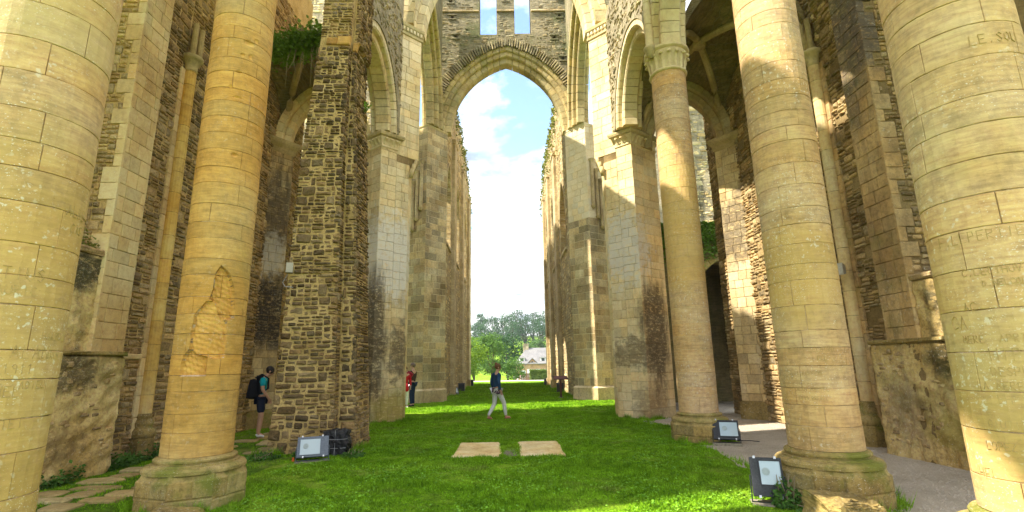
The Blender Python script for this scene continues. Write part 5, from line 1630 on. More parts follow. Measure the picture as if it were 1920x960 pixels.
x = rg.uniform(-3.7, 3.8, n); y = 4.8 + 9 * rg.random(n) ** 1.4
m = keep_mask(x, y) & (np.sin(x * 2.1 + y) * np.sin(y * 1.9 - x) + rg.normal(0, .4, n) > .15)
pos = np.stack([x, y, rg.uniform(.015, .05, n)], 1)[m]
o = raw_mesh('clover', leaf_quads(pos, rg.uniform(.010, .024, len(pos)), rg, 1.2, .9), 4, M_clover); o['kind'] = 'stuff'; o['label'] = 'clover patches growing in the lawn'; o['category'] = 'clover'

# ---- leafy plants
def leaf_mat(name, stops, trans=.25):
    t = NT(name)
    c = t.ramp(t.noise(1.1, 4, .7), stops)
    c = t.mix(.5, c, t.ramp(t.noise(14, 3, .7), [(.3, (.25, .28, .2)), (.7, (.8, .8, .6))]), 'OVERLAY')
    t.end(c, .7, None, .2)
    tr = t.n('ShaderNodeBsdfTranslucent'); t.put(tr.inputs['Color'], c)
    mx = t.n('ShaderNodeMixShader'); mx.inputs[0].default_value = trans
    out = [q for q in t.t.nodes if q.type == 'OUTPUT_MATERIAL'][0]
    t.t.links.new(t.b.outputs[0], mx.inputs[1]); t.t.links.new(tr.outputs[0], mx.inputs[2]); t.t.links.new(mx.outputs[0], out.inputs['Surface'])
    return t.m
M_ivy = leaf_mat('ivy_leaves', [(.3, (.09, .16, .025)), (.5, (.16, .27, .04)), (.7, (.25, .36, .07))])
M_weed = leaf_mat('weed_leaves', [(.3, (.045, .11, .018)), (.6, (.09, .20, .035))])
M_stem = plain('plant_stem', (.30, .24, .14), .9, .1)
M_moss = leaf_mat('yellow_green_ivy', [(.3, (.10, .13, .02)), (.6, (.24, .26, .06))])
def plant(name, label, cat, pos, size, mat, stems, rg, group=None, flat=.4, loc=None):
    loc = loc if loc is not None else tuple(pos.min(0))
    t = thing(name, tuple(float(q) for q in loc), label, cat, group)
    o = raw_mesh('foliage', leaf_quads(pos, size, rg, flat, .75), 4, mat, t)
    if stems:
        mb = MB()
        for s in stems: mb.tube(s, [.012] * (len(s) - 1) + [.004], 5, False)
        mb.obj('stems', M_stem, t)
    return t
rg = np.random.default_rng(33)
# ivy on the left vault remnant
n = 5000
x = rg.uniform(-6.5, -4.35, n); y = 12.4 + rg.normal(0, .25, n)
z = 10.42 + .35 * (x + 6.1) / 1.7 + rg.normal(0, .15, n) - .15 * np.abs(np.sin(x * 6))
st = []
for k in range(14):
    a = random.uniform(-5.9, -4.6); b = 12.35 + random.uniform(-.1, .1); z0 = 10.3 + .3 * (a + 6.1)
    st.append([(a, b, z0), (a + random.uniform(-.1, .1), b - .05, z0 - .5), (a + random.uniform(-.25, .25), b, z0 - random.uniform(.8, 1.4))])
plant('ivy', 'ivy clump with hanging stems on the broken vault beside the rubble pier', 'ivy', np.stack([x, y, z], 1), rg.uniform(.035, .07, n), M_ivy, st, rg, 'ivy on the ruins')
# ivy along nave wall tops
for sx, lbl, y0, y1, zf in ((3.40, 'ivy along the broken top of the right nave wall', 26, 44.2, lambda y: np.where(y < 40, 18.3, 18.3 - (y - 40) * .45)), (-3.25, 'ivy along the broken top of the left nave wall', 26, 45.3, lambda y: np.where(y < 39, 18.5, 18.5 - (y - 39) * .35))):
    n = 2600 if sx > 0 else 1500
    y = rg.uniform(y0, y1, n); dens = np.sin(y * 1.9) + .6 * np.sin(y * 4.3 + 1) + .5
    m = rg.normal(0, .6, n) < dens; y = y[m]; n = len(y)
    s = np.sign(sx)
    drop = np.abs(rg.normal(0, 1.0, n)) * (1 + .8 * np.sin(y * 3.1))
    z = zf(y) + .25 - np.clip(drop, 0, 5) * .8
    x = sx - s * rg.uniform(.02, .22, n) + np.where(drop < .35, s * rg.uniform(0, 1.0, n), 0)
    plant('ivy', lbl, 'ivy', np.stack([x, y, z], 1), rg.uniform(.05, .12, n), M_moss, None, rg, 'ivy on the ruins')
# ivy on doorway wall
n = 4200
x = rg.uniform(5.4, 9.6, n); z = 6.7 - np.abs(rg.normal(0, .75, n)); y = 17.95 - rg.uniform(0, .15, n)
m = (x - 8.0) ** 2 / 1.1 + np.maximum(z - 3.9, 0) ** 2 / 2.2 > 1
plant('ivy', 'dark ivy hanging over the doorway wall in the right aisle', 'ivy', np.stack([x, y, z], 1)[m], rg.uniform(.04, .09, m.sum()), M_ivy, None, rg, 'ivy on the ruins')
# weeds along the left wall
n = 6500
y = rg.uniform(5.0, 10.6, n); x = -6.50 - rg.uniform(-.02, .30, n) ** 1.0 + .08 * np.sin(y * 5); z = np.abs(rg.normal(0, .09, n)) * (.7 + .6 * np.sin(y * 3.3) ** 2) + .01
plant('weeds', 'band of low green weeds at the foot of the left aisle wall', 'weeds', np.stack([x, y, z], 1), rg.uniform(.015, .035, n), M_weed, None, rg, 'weeds on the ground')
for (cx, cy, r_, h_, lbl) in ((3.12, 6.05, .16, .34, 'tuft of tall weeds behind the largest floodlight'), (-2.85, 9.75, .22, .14, 'weeds around the foot of the rubble pier behind the black bag'), (-3.75, 9.72, .2, .22, 'weed tuft between the left floodlight and the rubble pier'), (-4.5, 9.75, .3, .12, 'low weeds at the left corner of the rubble pier'), (3.3, 5.6, .3, .08, 'low weeds by the broken stone block')):
    n = 420
    a = rg.uniform(0, 6.28, n); q = np.sqrt(rg.random(n)) * r_
    pos = np.stack([cx + q * np.cos(a), cy + q * np.sin(a), rg.random(n) * h_ * (1.1 - q / r_ * .7)], 1)
    st = [[(cx + random.uniform(-.5, .5) * r_, cy + random.uniform(-.5, .5) * r_, 0), (cx + random.uniform(-.8, .8) * r_, cy + random.uniform(-.8, .8) * r_, h_)] for _ in range(7)]
    plant('weeds', lbl, 'weeds', pos, rg.uniform(.014, .03, n), M_weed, st, rg, 'weeds on the ground', flat=.1)
# small fern on the rubble side
n = 60
pos = np.stack([-3.36 + rg.normal(0, .05, n), 11.1 + rg.normal(0, .06, n), 7.75 + rg.normal(0, .07, n)], 1)
plant('fern', 'tiny bright fern growing from the broken arch beside the rubble pier', 'fern', pos, rg.uniform(.02, .045, n), M_clover, None, rg)
# moss and plants on top of plaster block, left
n = 700
y = rg.uniform(7.2, 8.3, n); pos = np.stack([-6.7 - rg.uniform(-.05, .3, n), y, 3.56 + np.abs(rg.normal(0, .07, n)) * (1 + np.sin(y * 9))], 1)
plant('weeds', 'yellow-green plants on the ledge of the left plaster block', 'weeds', pos, rg.uniform(.015, .035, n), M_moss, None, rg, 'weeds on the ground')

# ------------------------------------------------------------------ slabs, broken stone
M_slab = stone_mat('pale_slab_stone', [(.3, (.52, .40, .20)), (.5, (.64, .55, .37)), (.7, (.68, .62, .50))], 1.6, spots=.1, grain=.45, bump=.6, bedding=.4, algae=.3, algcol=(.36, .27, .10), streak=.15)
def slab(label, x0, x1, y0, y1, sk):
    mb = MB()
    bm = bmesh.new()
    V = []; N = 14
    for j in range(N + 1):
        for i in range(N + 1):
            u, v = i / N, j / N
            ex = .022 * math.sin(v * 23 + sk) * math.sin(v * 9) if i in (0, N) else 0
            ey = .022 * math.sin(u * 19 + sk) * math.sin(u * 7 + 1) if j in (0, N) else 0
            V.append((x0 + (x1 - x0) * u + ex, y0 + (y1 - y0) * v + ey, .020 - (.014 if i in (0, N) or j in (0, N) else 0) + .003 * math.sin(u * 9 + sk) * math.sin(v * 7)))
    Fq = [(j * (N + 1) + i, j * (N + 1) + i + 1, (j + 1) * (N + 1) + i + 1, (j + 1) * (N + 1) + i) for j in range(N) for i in range(N)]
    ring = [i for i in range(N + 1)] + [j * (N + 1) + N for j in range(1, N + 1)] + [N * (N + 1) + i for i in range(N - 1, -1, -1)] + [j * (N + 1) for j in range(N - 1, 0, -1)]
    k = len(V); V += [(V[q][0], V[q][1], -.05) for q in ring]
    Fq += [(ring[(q + 1) % len(ring)], ring[q], k + q, k + (q + 1) % len(ring)) for q in range(len(ring))]
    bm.free()
    tag(add('stone_slab', V, Fq, M_slab), label, 'slab', 'grave slabs in the lawn')
slab('left of the two pale stone slabs set flat in the lawn', -1.03, -.14, 9.42, 11.27, 1)
slab('right of the two pale stone slabs set flat in the lawn', .20, 1.05, 9.38, 11.31, 4)
M_dirt = plain('bare_dry_soil', (.30, .27, .17), 1, .05, var=.3, scale=30, bump=.5)
add_ = [( -.10, 9.3, .005), (.16, 9.3, .005), (.14, 11.25, .005), (-.08, 11.25, .005)]
struct(add('bare_soil_strip', add_, [(0, 1, 2, 3)], M_dirt))

def rock(name, label, pts, mat, seed, cat='stone', amp=.05):
    bm = bmesh.new()
    for p in pts: bm.verts.new(p)
    bmesh.ops.convex_hull(bm, input=bm.verts[:])
    bmesh.ops.triangulate(bm, faces=bm.faces[:])
    r_ = random.Random(seed)
    for it in range(4):
        bmesh.ops.subdivide_edges(bm, edges=bm.edges[:], cuts=1, use_grid_fill=True)
        for v in bm.verts: v.co += Vector((r_.uniform(-1, 1), r_.uniform(-1, 1), r_.uniform(-1, 1))) * amp * .62 ** it
    bmesh.ops.smooth_vert(bm, verts=bm.verts[:], factor=.4)
    bm.verts.ensure_lookup_table()
    V = [tuple(v.co) for v in bm.verts]; Fq = [tuple(x.index for x in f.verts) for f in bm.faces]
    bm.free()
    return tag(add(name, V, Fq, mat), label, cat)
rock('broken_stone', 'broken mossy stone block lying in front of the right column base', [(3.0, 4.9, 0), (3.75, 5.25, 0), (3.7, 5.65, 0), (2.95, 5.5, 0), (3.05, 5.0, .24), (3.7, 5.3, .16), (3.65, 5.6, .22), (3.02, 5.45, .32), (3.3, 5.2, .28)], M_base, 3, amp=.022)
rock('broken_stone', 'flat worn stone in front of the spalled left column base', [(-3.9, 5.7, 0), (-3.3, 5.75, 0), (-3.35, 6.1, 0), (-4.0, 6.1, 0), (-3.85, 5.78, .12), (-3.4, 5.8, .1), (-3.42, 6.05, .12), (-3.9, 6.08, .14)], M_base, 4, amp=.01)

# ------------------------------------------------------------------ floodlights and small equipment
M_blackm = plain('black_enamel_metal', (.03, .032, .035), .45, .4, var=.3, scale=60)
M_greym = plain('grey_blue_metal', (.12, .15, .19), .4, .5, var=.2, scale=40)
M_steel = plain('bright_clip_metal', (.6, .6, .6), .35, .5, .6)
M_concrete = plain('concrete', (.35, .31, .22), .95, .1, var=.3, scale=25, bump=.5)
def glass_mat():
    t = NT('floodlight_glass')
    t.end((.40, .50, .53), .15, None, .6)
    t.b.inputs['Coat Weight'].default_value = .6
    return t.m
M_glass = glass_mat()
M_reflector = plain('reflector_metal', (.75, .76, .74), .3, .5, .5, var=.1)
M_bulb = plain('frosted_bulb', (.35, .42, .40), .3, .5)
def floodlight(label, loc, rz, tilt, w, h, body, frame=(.07, .05, .05, .05), depth=.16, orange=False, base=True):
    """lamp face towards local -Y, tilted back; frame = left, right, top, bottom"""
    t = empty('floodlight', loc, label, 'floodlight', 'floodlights on the ground', rz)
    zc = h * .5 * math.cos(tilt) + .09
    M = Matrix.Translation((0, 0, zc)) @ Matrix.Rotation(-tilt, 4, 'X')
    l, r_, tp, bt = frame
    mb = MB(); mb.bbox((-w / 2, -.01, -h / 2), (w / 2, .035, h / 2), .008, M)
    # tapered rear housing
    V = [(-w / 2 + .01, .03, -h / 2 + .01), (w / 2 - .01, .03, -h / 2 + .01), (w / 2 - .01, .03, h / 2 - .01), (-w / 2 + .01, .03, h / 2 - .01), (-w * .3, depth, -h * .22), (w * .3, depth, -h * .22), (w * .3, depth, h * .22), (-w * .3, depth, h * .22)]
    mb.put([tuple(M @ Vector(q)) for q in V], [(0, 1, 5, 4), (1, 2, 6, 5), (2, 3, 7, 6), (3, 0, 4, 7), (4, 5, 6, 7)])
    o = mb.obj('housing', body, t)
    mb = MB()
    gx0, gx1, gz0, gz1 = -w / 2 + l, w / 2 - r_, -h / 2 + bt, h / 2 - tp
    f_ = .012
    for lo, hi in (((gx0 - f_, -.022, gz0 - f_), (gx1 + f_, -.008, gz0)), ((gx0 - f_, -.022, gz1), (gx1 + f_, -.008, gz1 + f_)), ((gx0 - f_, -.0215, gz0), (gx0, -.008, gz1)), ((gx1, -.0215, gz0), (gx1 + f_, -.008, gz1))):
        mb.box(lo, hi, M)
    mb.obj('bezel', body, t)
    mb = MB(); mb.box((gx0, -.016, gz0), (gx1, -.012, gz1), M); g = mb.obj('glass', M_glass, t)
    mb = MB()
    mb.tube([tuple(M @ Vector((gx0 + (gx1 - gx0) * .28, -.0175, gz0 + (gz1 - gz0) * .55))), tuple(M @ Vector((gx0 + (gx1 - gx0) * .28, -.021, gz0 + (gz1 - gz0) * .55)))], (gz1 - gz0) * .17, 16)
    mb.obj('bulb', M_bulb, g)
    for sx, sz in ((-.35, .5), (.3, .5), (-.3, -.5), (.35, -.5)):
        mb = MB(); mb.box((w * sx - .012, -.028, h * sz - .014), (w * sx + .012, .02, h * sz + .014), M); mb.obj('clip', M_steel, t)
    mb = MB()
    for sg in (-1, 1):
        x_ = sg * (w / 2 + .012)
        mb.box((x_ - .006, .0, .02), (x_ + .006, .03, zc + .01))
    mb.box((-w / 2 - .018, -.0, .015), (w / 2 + .018, .03, .025))
    mb.obj('bracket', body, t)
    if base:
        mb = MB(); mb.bbox((-w / 2 - .03, -.1, -.05), (w / 2 + .03, .16, .016), .012); mb.obj('base_block', M_concrete, t)
    mb = MB(); mb.tube([(w * .2, depth * .8, zc - .05), (w * .3, depth + .06, .06), (w * .45, depth + .12, .012), (w * .9, depth + .2, .012), (w * 1.3, depth + .26, -.01)], .009, 6); mb.obj('cable', M_blackm, t)
    if orange:
        mb = MB(); mb.tube([(-w / 2 - .05, -.02, .03), (-w / 2 - .05, -.02, .09)], [.022, .016], 10); mb.obj('cable_cap', plain('orange_plastic', (.7, .12, .02), .5), t)
    return t
floodlight('large black speckled floodlight standing before the right column', (2.98, 6.15, 0.0), R(-18), R(12), .34, .42, M_blackm, frame=(.1, .025, .04, .13), depth=.17)
floodlight('black floodlight on a block beside the slender column base', (4.28, 10.3, 0.04), R(-20), R(34), .48, .40, M_blackm, frame=(.13, .03, .05, .06), depth=.2)
floodlight('grey-blue floodlight tilted against the foot of the rubble pier', (-3.47, 9.42, 0.0), R(20), R(28), .52, .36, M_greym, frame=(.05, .14, .05, .04), orange=True)
floodlight('small floodlight far off at the foot of the left nave wall', (-3.05, 29.5, 0.0), R(30), R(35), .5, .4, M_greym)
for x_, y_, lbl in ((-3.0, 33.6, 'small dark cable box at the left nave wall foot'), (3.15, 31.0, 'small dark box at the foot of the right nave wall'), (3.12, 41.3, 'small dark box far along the right nave wall'), (-2.95, 41.5, 'small dark box far along the left nave wall')):
    t = empty('cable_box', (x_, y_, 0), lbl, 'box', 'small boxes along the nave walls')
    mb = MB(); mb.bbox((-.2, -.17, 0), (.2, .17, .46), .03); mb.obj('body', M_blackm, t)
    mb = MB(); mb.bbox((-.22, -.19, .46), (.22, .19, .52), .02); mb.obj('lid', M_blackm, t)

# black plastic sack tied with cord
M_bag = NT('black_plastic_sheet'); _n = M_bag.noise(9, 5, .6, dist=1.5); M_bag = M_bag.end((.018, .018, .02), .28, M_bag.bump(_n, .9, .06), .5)
t = empty('black_bag', (-3.22, 9.98, 0), 'black plastic sack tied with grey cord at the foot of the rubble pier', 'bag')
bm = bmesh.new(); bmesh.ops.create_cube(bm, size=1.0)
bmesh.ops.subdivide_edges(bm, edges=bm.edges[:], cuts=9, use_grid_fill=True)
for v in bm.verts:
    p = v.co.copy(); v.co = Vector((p.x * .40, p.y * .3, (p.z + .5) * .46))
    s_ = 1 - .35 * max(abs(p.x), abs(p.y)) ** 6 * .3
    nn_ = .022 * math.sin(p.x * 17 + p.z * 9) + .020 * math.sin(p.z * 31 + p.x * 5 + p.y * 13) + .018 * math.sin(p.y * 23 - p.x * 12 + p.z * 14)
    d_ = p.normalized() if p.length else Vector((0, 0, 1)); v.co += Vector((d_.x, d_.y, d_.z * .6)) * nn_
    if abs(p.x) > .45 and p.z > .4: v.co.z -= .02
    for zc_ in (.155, .31):
        if abs(v.co.z - zc_) < .02: v.co.x *= .95; v.co.y *= .95
bm.verts.ensure_lookup_table()
add('sack', [tuple(v.co) for v in bm.verts], [tuple(x.index for x in f.verts) for f in bm.faces], M_bag, t, smooth=True); bm.free()
M_cord = plain('grey_cord', (.4, .4, .4), .8)
mb = MB()
for z_ in (.155, .31): mb.tube([(-.20, -.155, z_), (0, -.168, z_ - .004), (.20, -.155, z_ + .003), (.208, .15, z_), (-.208, .15, z_), (-.20, -.155, z_)], .0042, 6)
mb.tube([(.0, -.172, .01), (.005, -.17, .2), (0, -.16, .47), (0, .1, .485)], .0042, 6)
mb.obj('cord', M_cord, t)

# lectern-style information sign
M_sign = plain('dark_red_brown_metal', (.12, .04, .03), .5, .4)
M_signp = plain('sign_face', (.16, .05, .045), .4, .4)
t = empty('information_sign', (2.63, 25.6, 0), 'dark red-brown lectern sign on a post by the right far pier', 'sign', rz=R(8))
mb = MB(); mb.bbox((-.045, -.03, 0), (.045, .03, .92), .008); mb.obj('post', M_sign, t)
Ms = Matrix.Translation((0, 0, .96)) @ Matrix.Rotation(R(22), 4, 'X')
mb = MB(); mb.bbox((-.36, -.2, -.015), (.36, .2, .015), .006, Ms); mb.obj('board', M_sign, t)
mb = MB(); mb.box((-.33, -.17, .016), (.33, .17, .02), Ms); mb.obj('panel', M_signp, t)
mb = MB(); mb.bbox((-.12, -.12, 0), (.12, .12, .03), .006); mb.obj('foot', M_sign, t)

# wall speakers
M_spk = plain('cream_plastic', (.48, .43, .32), .6, .3)
def speaker(label, loc, rz, wd=.13, ht=.2):
    t = empty('wall_speaker', loc, label, 'speaker', 'loudspeakers fixed to the ruins', rz)
    mb = MB(); V = [(-wd / 2, -.2, -ht / 2), (wd / 2, -.2, -ht / 2), (wd / 2, -.2, ht / 2), (-wd / 2, -.2, ht / 2), (-wd * .3, -.02, -ht * .32), (wd * .3, -.02, -ht * .32), (wd * .3, -.02, ht * .32), (-wd * .3, -.02, ht * .32)]
    mb.put(V, [(3, 2, 1, 0), (0, 1, 5, 4), (1, 2, 6, 5), (2, 3, 7, 6), (3, 0, 4, 7), (4, 5, 6, 7)]); mb.obj('cabinet', M_spk, t)
    mb = MB(); mb.box((-wd * .42, -.206, -ht * .42), (wd * .42, -.202, ht * .42)); mb.obj('grille', plain('pale_grille', (.55, .5, .4), .8, var=.2, scale=200), t)
    mb = MB(); mb.tube([(0, -.02, 0), (0, .06, 0)], .02, 8); mb.obj('bracket', M_steel, t)
    return t
speaker('cream loudspeaker on the left edge of the rubble pier', (-4.42, 10.0, 3.58), R(30))
speaker('cream loudspeaker on the slim shaft of the right aisle wall', (6.72, 9.72, 3.35), R(-60), .17, .24)
mb = MB(); mb.tube([(-4.42, 10.0, 3.48), (-4.50, 9.98, 3.3), (-4.44, 9.97, 3.22), (-4.28, 9.98, 3.2)], .008, 6)
tag(mb.obj('cable', M_cord), 'thin grey cable looping below the left loudspeaker', 'cable')
# ------------------------------------------------------------------ people
TMP = bpy.data.scenes.new('skin_workshop')
def skin_obj(name, verts, edges, radii, mat, parent, root=0, sub=2):
    me = bpy.data.meshes.new(name + '_skeleton')
    me.from_pydata([tuple(v) for v in verts], edges, [])
    ob = bpy.data.objects.new(name + '_skeleton', me); TMP.collection.objects.link(ob)
    sk = ob.modifiers.new('skin', 'SKIN'); sk.use_smooth_shade = True; sk.branch_smoothing = 0.6
    ss = ob.modifiers.new('sub', 'SUBSURF'); ss.levels = ss.render_levels = sub
    if not me.skin_vertices: pass
    for i, r_ in enumerate(radii):
        sv = me.skin_vertices[0].data[i]
        sv.radius = r_ if isinstance(r_, tuple) else (r_, r_)
        sv.use_root = (i == root)
    vl = TMP.view_layers[0]; vl.update(); dg = vl.depsgraph
    m2 = bpy.data.meshes.new_from_object(ob.evaluated_get(dg))
    m2.name = name
    m2.materials.clear(); m2.materials.append(mat)
    bpy.data.objects.remove(ob); bpy.data.meshes.remove(me)
    o = bpy.data.objects.new(name, m2)
    return link(o, parent)

class Fig:
    def __init__(self): self.v, self.e, self.r, self.k = [], [], [], {}
    def j(self, key, p, r, par=None):
        self.k[key] = len(self.v); self.v.append(p); self.r.append(r)
        if par is not None: self.e.append((self.k[par], self.k[key]))
        return self

def ellipsoid(mb, c, r, n=14, m=10, cut=None, M=None):
    V, Fq = [], []
    for j in range(m + 1):
        ph = math.pi * j / m
        for i in range(n):
            th = 2 * math.pi * i / n
            p = Vector((math.sin(ph) * math.cos(th) * r[0], math.sin(ph) * math.sin(th) * r[1], math.cos(ph) * r[2]))
            if M is not None: p = M @ p
            V.append(tuple(p + Vector(c)))
    for j in range(m):
        for i in range(n): Fq.append((j * n + i, j * n + (i + 1) % n, (j + 1) * n + (i + 1) % n, (j + 1) * n + i))
    mb.put(V, Fq)

SKIN = plain('skin', (.52, .30, .20), .55, .3, var=.05)
def person(label, loc, rz, H, P, top, bottom, shoes, hair, topcol=None, sleeves='long', legs='long', group=None, top2=None):
    """P: pose joints for a 1.7 m figure facing +Y; keys pel, sp, ch, nk, hd, and L/R sh el wr ha hip kn an to"""
    t = empty('person', loc, label, 'person', group, rz)
    s = H / 1.7
    g = {k: Vector(v) * s for k, v in P.items() if k != 'bun'}
    def rr(a, b=None): return (a * s, (b or a) * s)
    f = Fig()
    hd = g['hd']; up = (hd - g['nk']).normalized()
    fw = Vector(P.get('look', (0, 1, 0))).normalized()
    sd = fw.cross(up).normalized()
    f.j('pel', g['pel'], rr(.135, .10)).j('sp', g['sp'], rr(.12, .09), 'pel').j('ch', g['ch'], rr(.145, .10), 'sp').j('nkb', g['nk'], rr(.058), 'ch')
    f.j('nk', g['nk'] + up * .07 * s, rr(.052), 'nkb').j('h0', hd - up * .075 * s + fw * .02 * s, rr(.062, .07), 'nk').j('h1', hd + fw * .008 * s, rr(.078, .092), 'h0').j('h2', hd + up * .075 * s, rr(.066, .078), 'h1')
    f.j('nose', hd - up * .02 * s + fw * .112 * s, rr(.012), 'h1')
    for q in ('L', 'R'):
        f.j(q + 'sh', g[q + 'sh'], rr(.062), 'ch').j(q + 'el', g[q + 'el'], rr(.044), q + 'sh').j(q + 'wr', g[q + 'wr'], rr(.029), q + 'el')
        ha = g[q + 'ha']; d = (ha - g[q + 'wr']).normalized(); sgn = -1 if q == 'L' else 1
        f.j(q + 'ha', ha, rr(.034, .02), q + 'wr')
        across = d.cross(Vector((1, 0, 0))).normalized() if abs(d.x) < .9 else Vector((0, 1, 0))
        curl = d.cross(across).normalized() * sgn * -1
        for n_, (off, ln) in enumerate(((-.027, .062), (-.009, .074), (.009, .07), (.026, .055))):
            a = ha + d * .03 * s + across * off * s
            f.j(q + 'f%da' % n_, a, rr(.009), q + 'ha').j(q + 'f%db' % n_, a + d * ln * .6 * s, rr(.008), q + 'f%da' % n_).j(q + 'f%dc' % n_, a + d * ln * s + curl * .022 * s, rr(.007), q + 'f%db' % n_)
        a = ha - across * .035 * s - d * .01 * s
        f.j(q + 't0', a, rr(.011), q + 'ha').j(q + 't1', a - across * .02 * s + d * .045 * s, rr(.009), q + 't0')
        f.j(q + 'hip', g[q + 'hip'], rr(.085), 'pel').j(q + 'kn', g[q + 'kn'], rr(.058), q + 'hip')
        mid = g[q + 'kn'].lerp(g[q + 'an'], .35)
        f.j(q + 'cf', mid, rr(.056), q + 'kn').j(q + 'an', g[q + 'an'], rr(.037), q + 'cf').j(q + 'to', g[q + 'to'], rr(.036, .026), q + 'an')
    skin_obj('body', f.v, f.e, f.r, SKIN, t)
    # upper garment
    f2 = Fig()
    c_ = P.get('hem', 0.0)
    f2.j('pel', g['pel'] - Vector((0, 0, .01 * s)), rr(.165, .13)).j('sp', g['sp'], rr(.142, .115), 'pel').j('ch', g['ch'], rr(.163, .122), 'sp').j('nkb', g['nk'] - up * .005 * s, rr(.068), 'ch')
    for q in ('L', 'R'):
        f2.j(q + 'sh', g[q + 'sh'], rr(.08), 'ch')
        if sleeves == 'long': f2.j(q + 'el', g[q + 'el'], rr(.06), q + 'sh').j(q + 'wr', g[q + 'wr'], rr(.043), q + 'el')
        else: f2.j(q + 'el', g[q + 'sh'].lerp(g[q + 'el'], .75), rr(.064), q + 'sh')
    skin_obj('jacket' if sleeves == 'long' else 'shirt', f2.v, f2.e, f2.r, top, t)
    # trousers or shorts
    f3 = Fig()
    f3.j('pel', g['pel'] + Vector((0, 0, .02 * s)), rr(.147, .115))
    for q in ('L', 'R'):
        f3.j(q + 'hip', g[q + 'hip'], rr(.098), 'pel')
        if legs == 'long': f3.j(q + 'kn', g[q + 'kn'], rr(.069), q + 'hip').j(q + 'cf', g[q + 'kn'].lerp(g[q + 'an'], .4), rr(.062), q + 'kn').j(q + 'an', g[q + 'an'] + Vector((0, 0, .02 * s)), rr(.048), q + 'cf')
        else: f3.j(q + 'kn', g[q + 'hip'].lerp(g[q + 'kn'], .85), rr(.088), q + 'hip')
    skin_obj('trousers' if legs == 'long' else 'shorts', f3.v, f3.e, f3.r, bottom, t)
    for q in ('L', 'R'):
        f4 = Fig(); d = (g[q + 'to'] - g[q + 'an']); 
        f4.j('a', g[q + 'an'] - Vector((0, 0, .012 * s)), rr(.046)).j('h', g[q + 'an'] - Vector((d.x, d.y, 0)) * .22 - Vector((0, 0, .05 * s)), rr(.038, .03), 'a').j('m', g[q + 'an'].lerp(g[q + 'to'], .55) - Vector((0, 0, .008 * s)), rr(.046, .034), 'a').j('t', g[q + 'to'] + d * .12, rr(.042, .026), 'm')
        skin_obj('shoe', f4.v, f4.e, f4.r, shoes, t, sub=1)
    # hair
    mb = MB(); Mh = Matrix((sd, fw, up)).transposed()
    ellipsoid(mb, hd + up * .03 * s - fw * .016 * s, (.094 * s, .105 * s, .098 * s), M=Mh)
    if P.get('bun'): ellipsoid(mb, hd + up * .10 * s - fw * .075 * s, (.05 * s, .05 * s, .045 * s), M=Mh)
    mb.obj('hair', hair, t, True)
    # eyes and ears on the body's head
    for sg in (-1, 1):
        mb = MB(); ellipsoid(mb, hd + sd * sg * .032 * s + fw * .098 * s + up * .008 * s, (.011 * s,) * 3, 8, 6); mb.obj('eye', plain('eye_dark', (.03, .02, .02), .3), t, True)
        mb = MB(); ellipsoid(mb, hd + sd * sg * .088 * s - up * .01 * s - fw * .005 * s, (.012 * s, .02 * s, .03 * s), 8, 6, M=Mh); mb.obj('ear', SKIN, t, True)
    return t, g, s
STAND = dict(pel=(0, 0, .93), sp=(0, 0, 1.09), ch=(0, .0, 1.27), nk=(0, 0, 1.43), hd=(0, .02, 1.59), Lsh=(-.18, 0, 1.38), Rsh=(.18, 0, 1.38), Lel=(-.24, -.02, 1.12), Rel=(.24, -.02, 1.12), Lwr=(-.23, .08, .9), Rwr=(.23, .08, .9), Lha=(-.22, .1, .83), Rha=(.22, .1, .83), Lhip=(-.09, 0, .88), Rhip=(.09, 0, .88), Lkn=(-.10, .03, .49), Rkn=(.10, .03, .49), Lan=(-.10, 0, .09), Ran=(.10, 0, .09), Lto=(-.11, .13, .03), Rto=(.11, .13, .03))
def denim():
    t = NT('dark_denim'); n = t.noise(4, 6, .7); return t.end(t.ramp(n, [(.35, (.012, .035, .085)), (.6, (.03, .075, .15)), (.75, (.07, .13, .22))]), .85, t.bump(t.noise(30, 4), .5, .02), .15)
M_denim = denim()
M_jeansw = plain('pale_grey_trousers', (.74, .73, .70), .85, .1, var=.1, bump=.3)
M_pinkshoe = plain('coral_shoes', (.55, .2, .12), .6)
M_hairbl = plain('auburn_hair', (.24, .11, .045), .6, .3, var=.4, scale=60)
W = dict(STAND); W.update(sp=(0, .01, 1.09), ch=(0, .03, 1.27), hd=(.01, .05, 1.585), look=(.25, .95, -.15), nk=(0, .03, 1.425), Rkn=(.10, .20, .52), Ran=(.10, .27, .10), Rto=(.11, .42, .055), Lkn=(-.10, -.02, .48), Lan=(-.11, -.24, .11), Lto=(-.12, -.11, .03), Lel=(-.26, -.03, 1.13), Lwr=(-.27, .06, .91), Lha=(-.265, .09, .85), Rel=(.26, -.08, 1.13), Rwr=(.25, -.02, .90), Rha=(.245, .01, .84), bun=True)
tw, g, s = person('woman with a bun in a denim jacket and pale trousers walking across the lawn', (-.34, 15.75, 0), R(-58), 1.66, W, M_denim, M_jeansw, M_pinkshoe, M_hairbl)
t_ = NT('floral_print_cloth'); _v = t_.n('ShaderNodeTexVoronoi'); _v.inputs['Scale'].default_value = 22; t_.put(_v.inputs['Vector'], t_.P())
M_floral = t_.end(t_.ramp(_v.outputs['Distance'], [(.25, (.55, .45, .45)), (.4, (.10, .04, .06)), (.7, (.02, .015, .03))]), .85)
mb = MB()
V, Fq = [], []
for j, (z_, k_) in enumerate(((.96, .140), (.90, .152), (.84, .158), (.79, .160))):
    for i in range(24):
        a = 2 * math.pi * i / 24
        V.append((math.cos(a) * k_ * 1.3 * s, math.sin(a) * k_ * .95 * s, (z_ + (.025 * math.sin(a * 3) - .03 * math.sin(a) if j == 3 else 0)) * s))
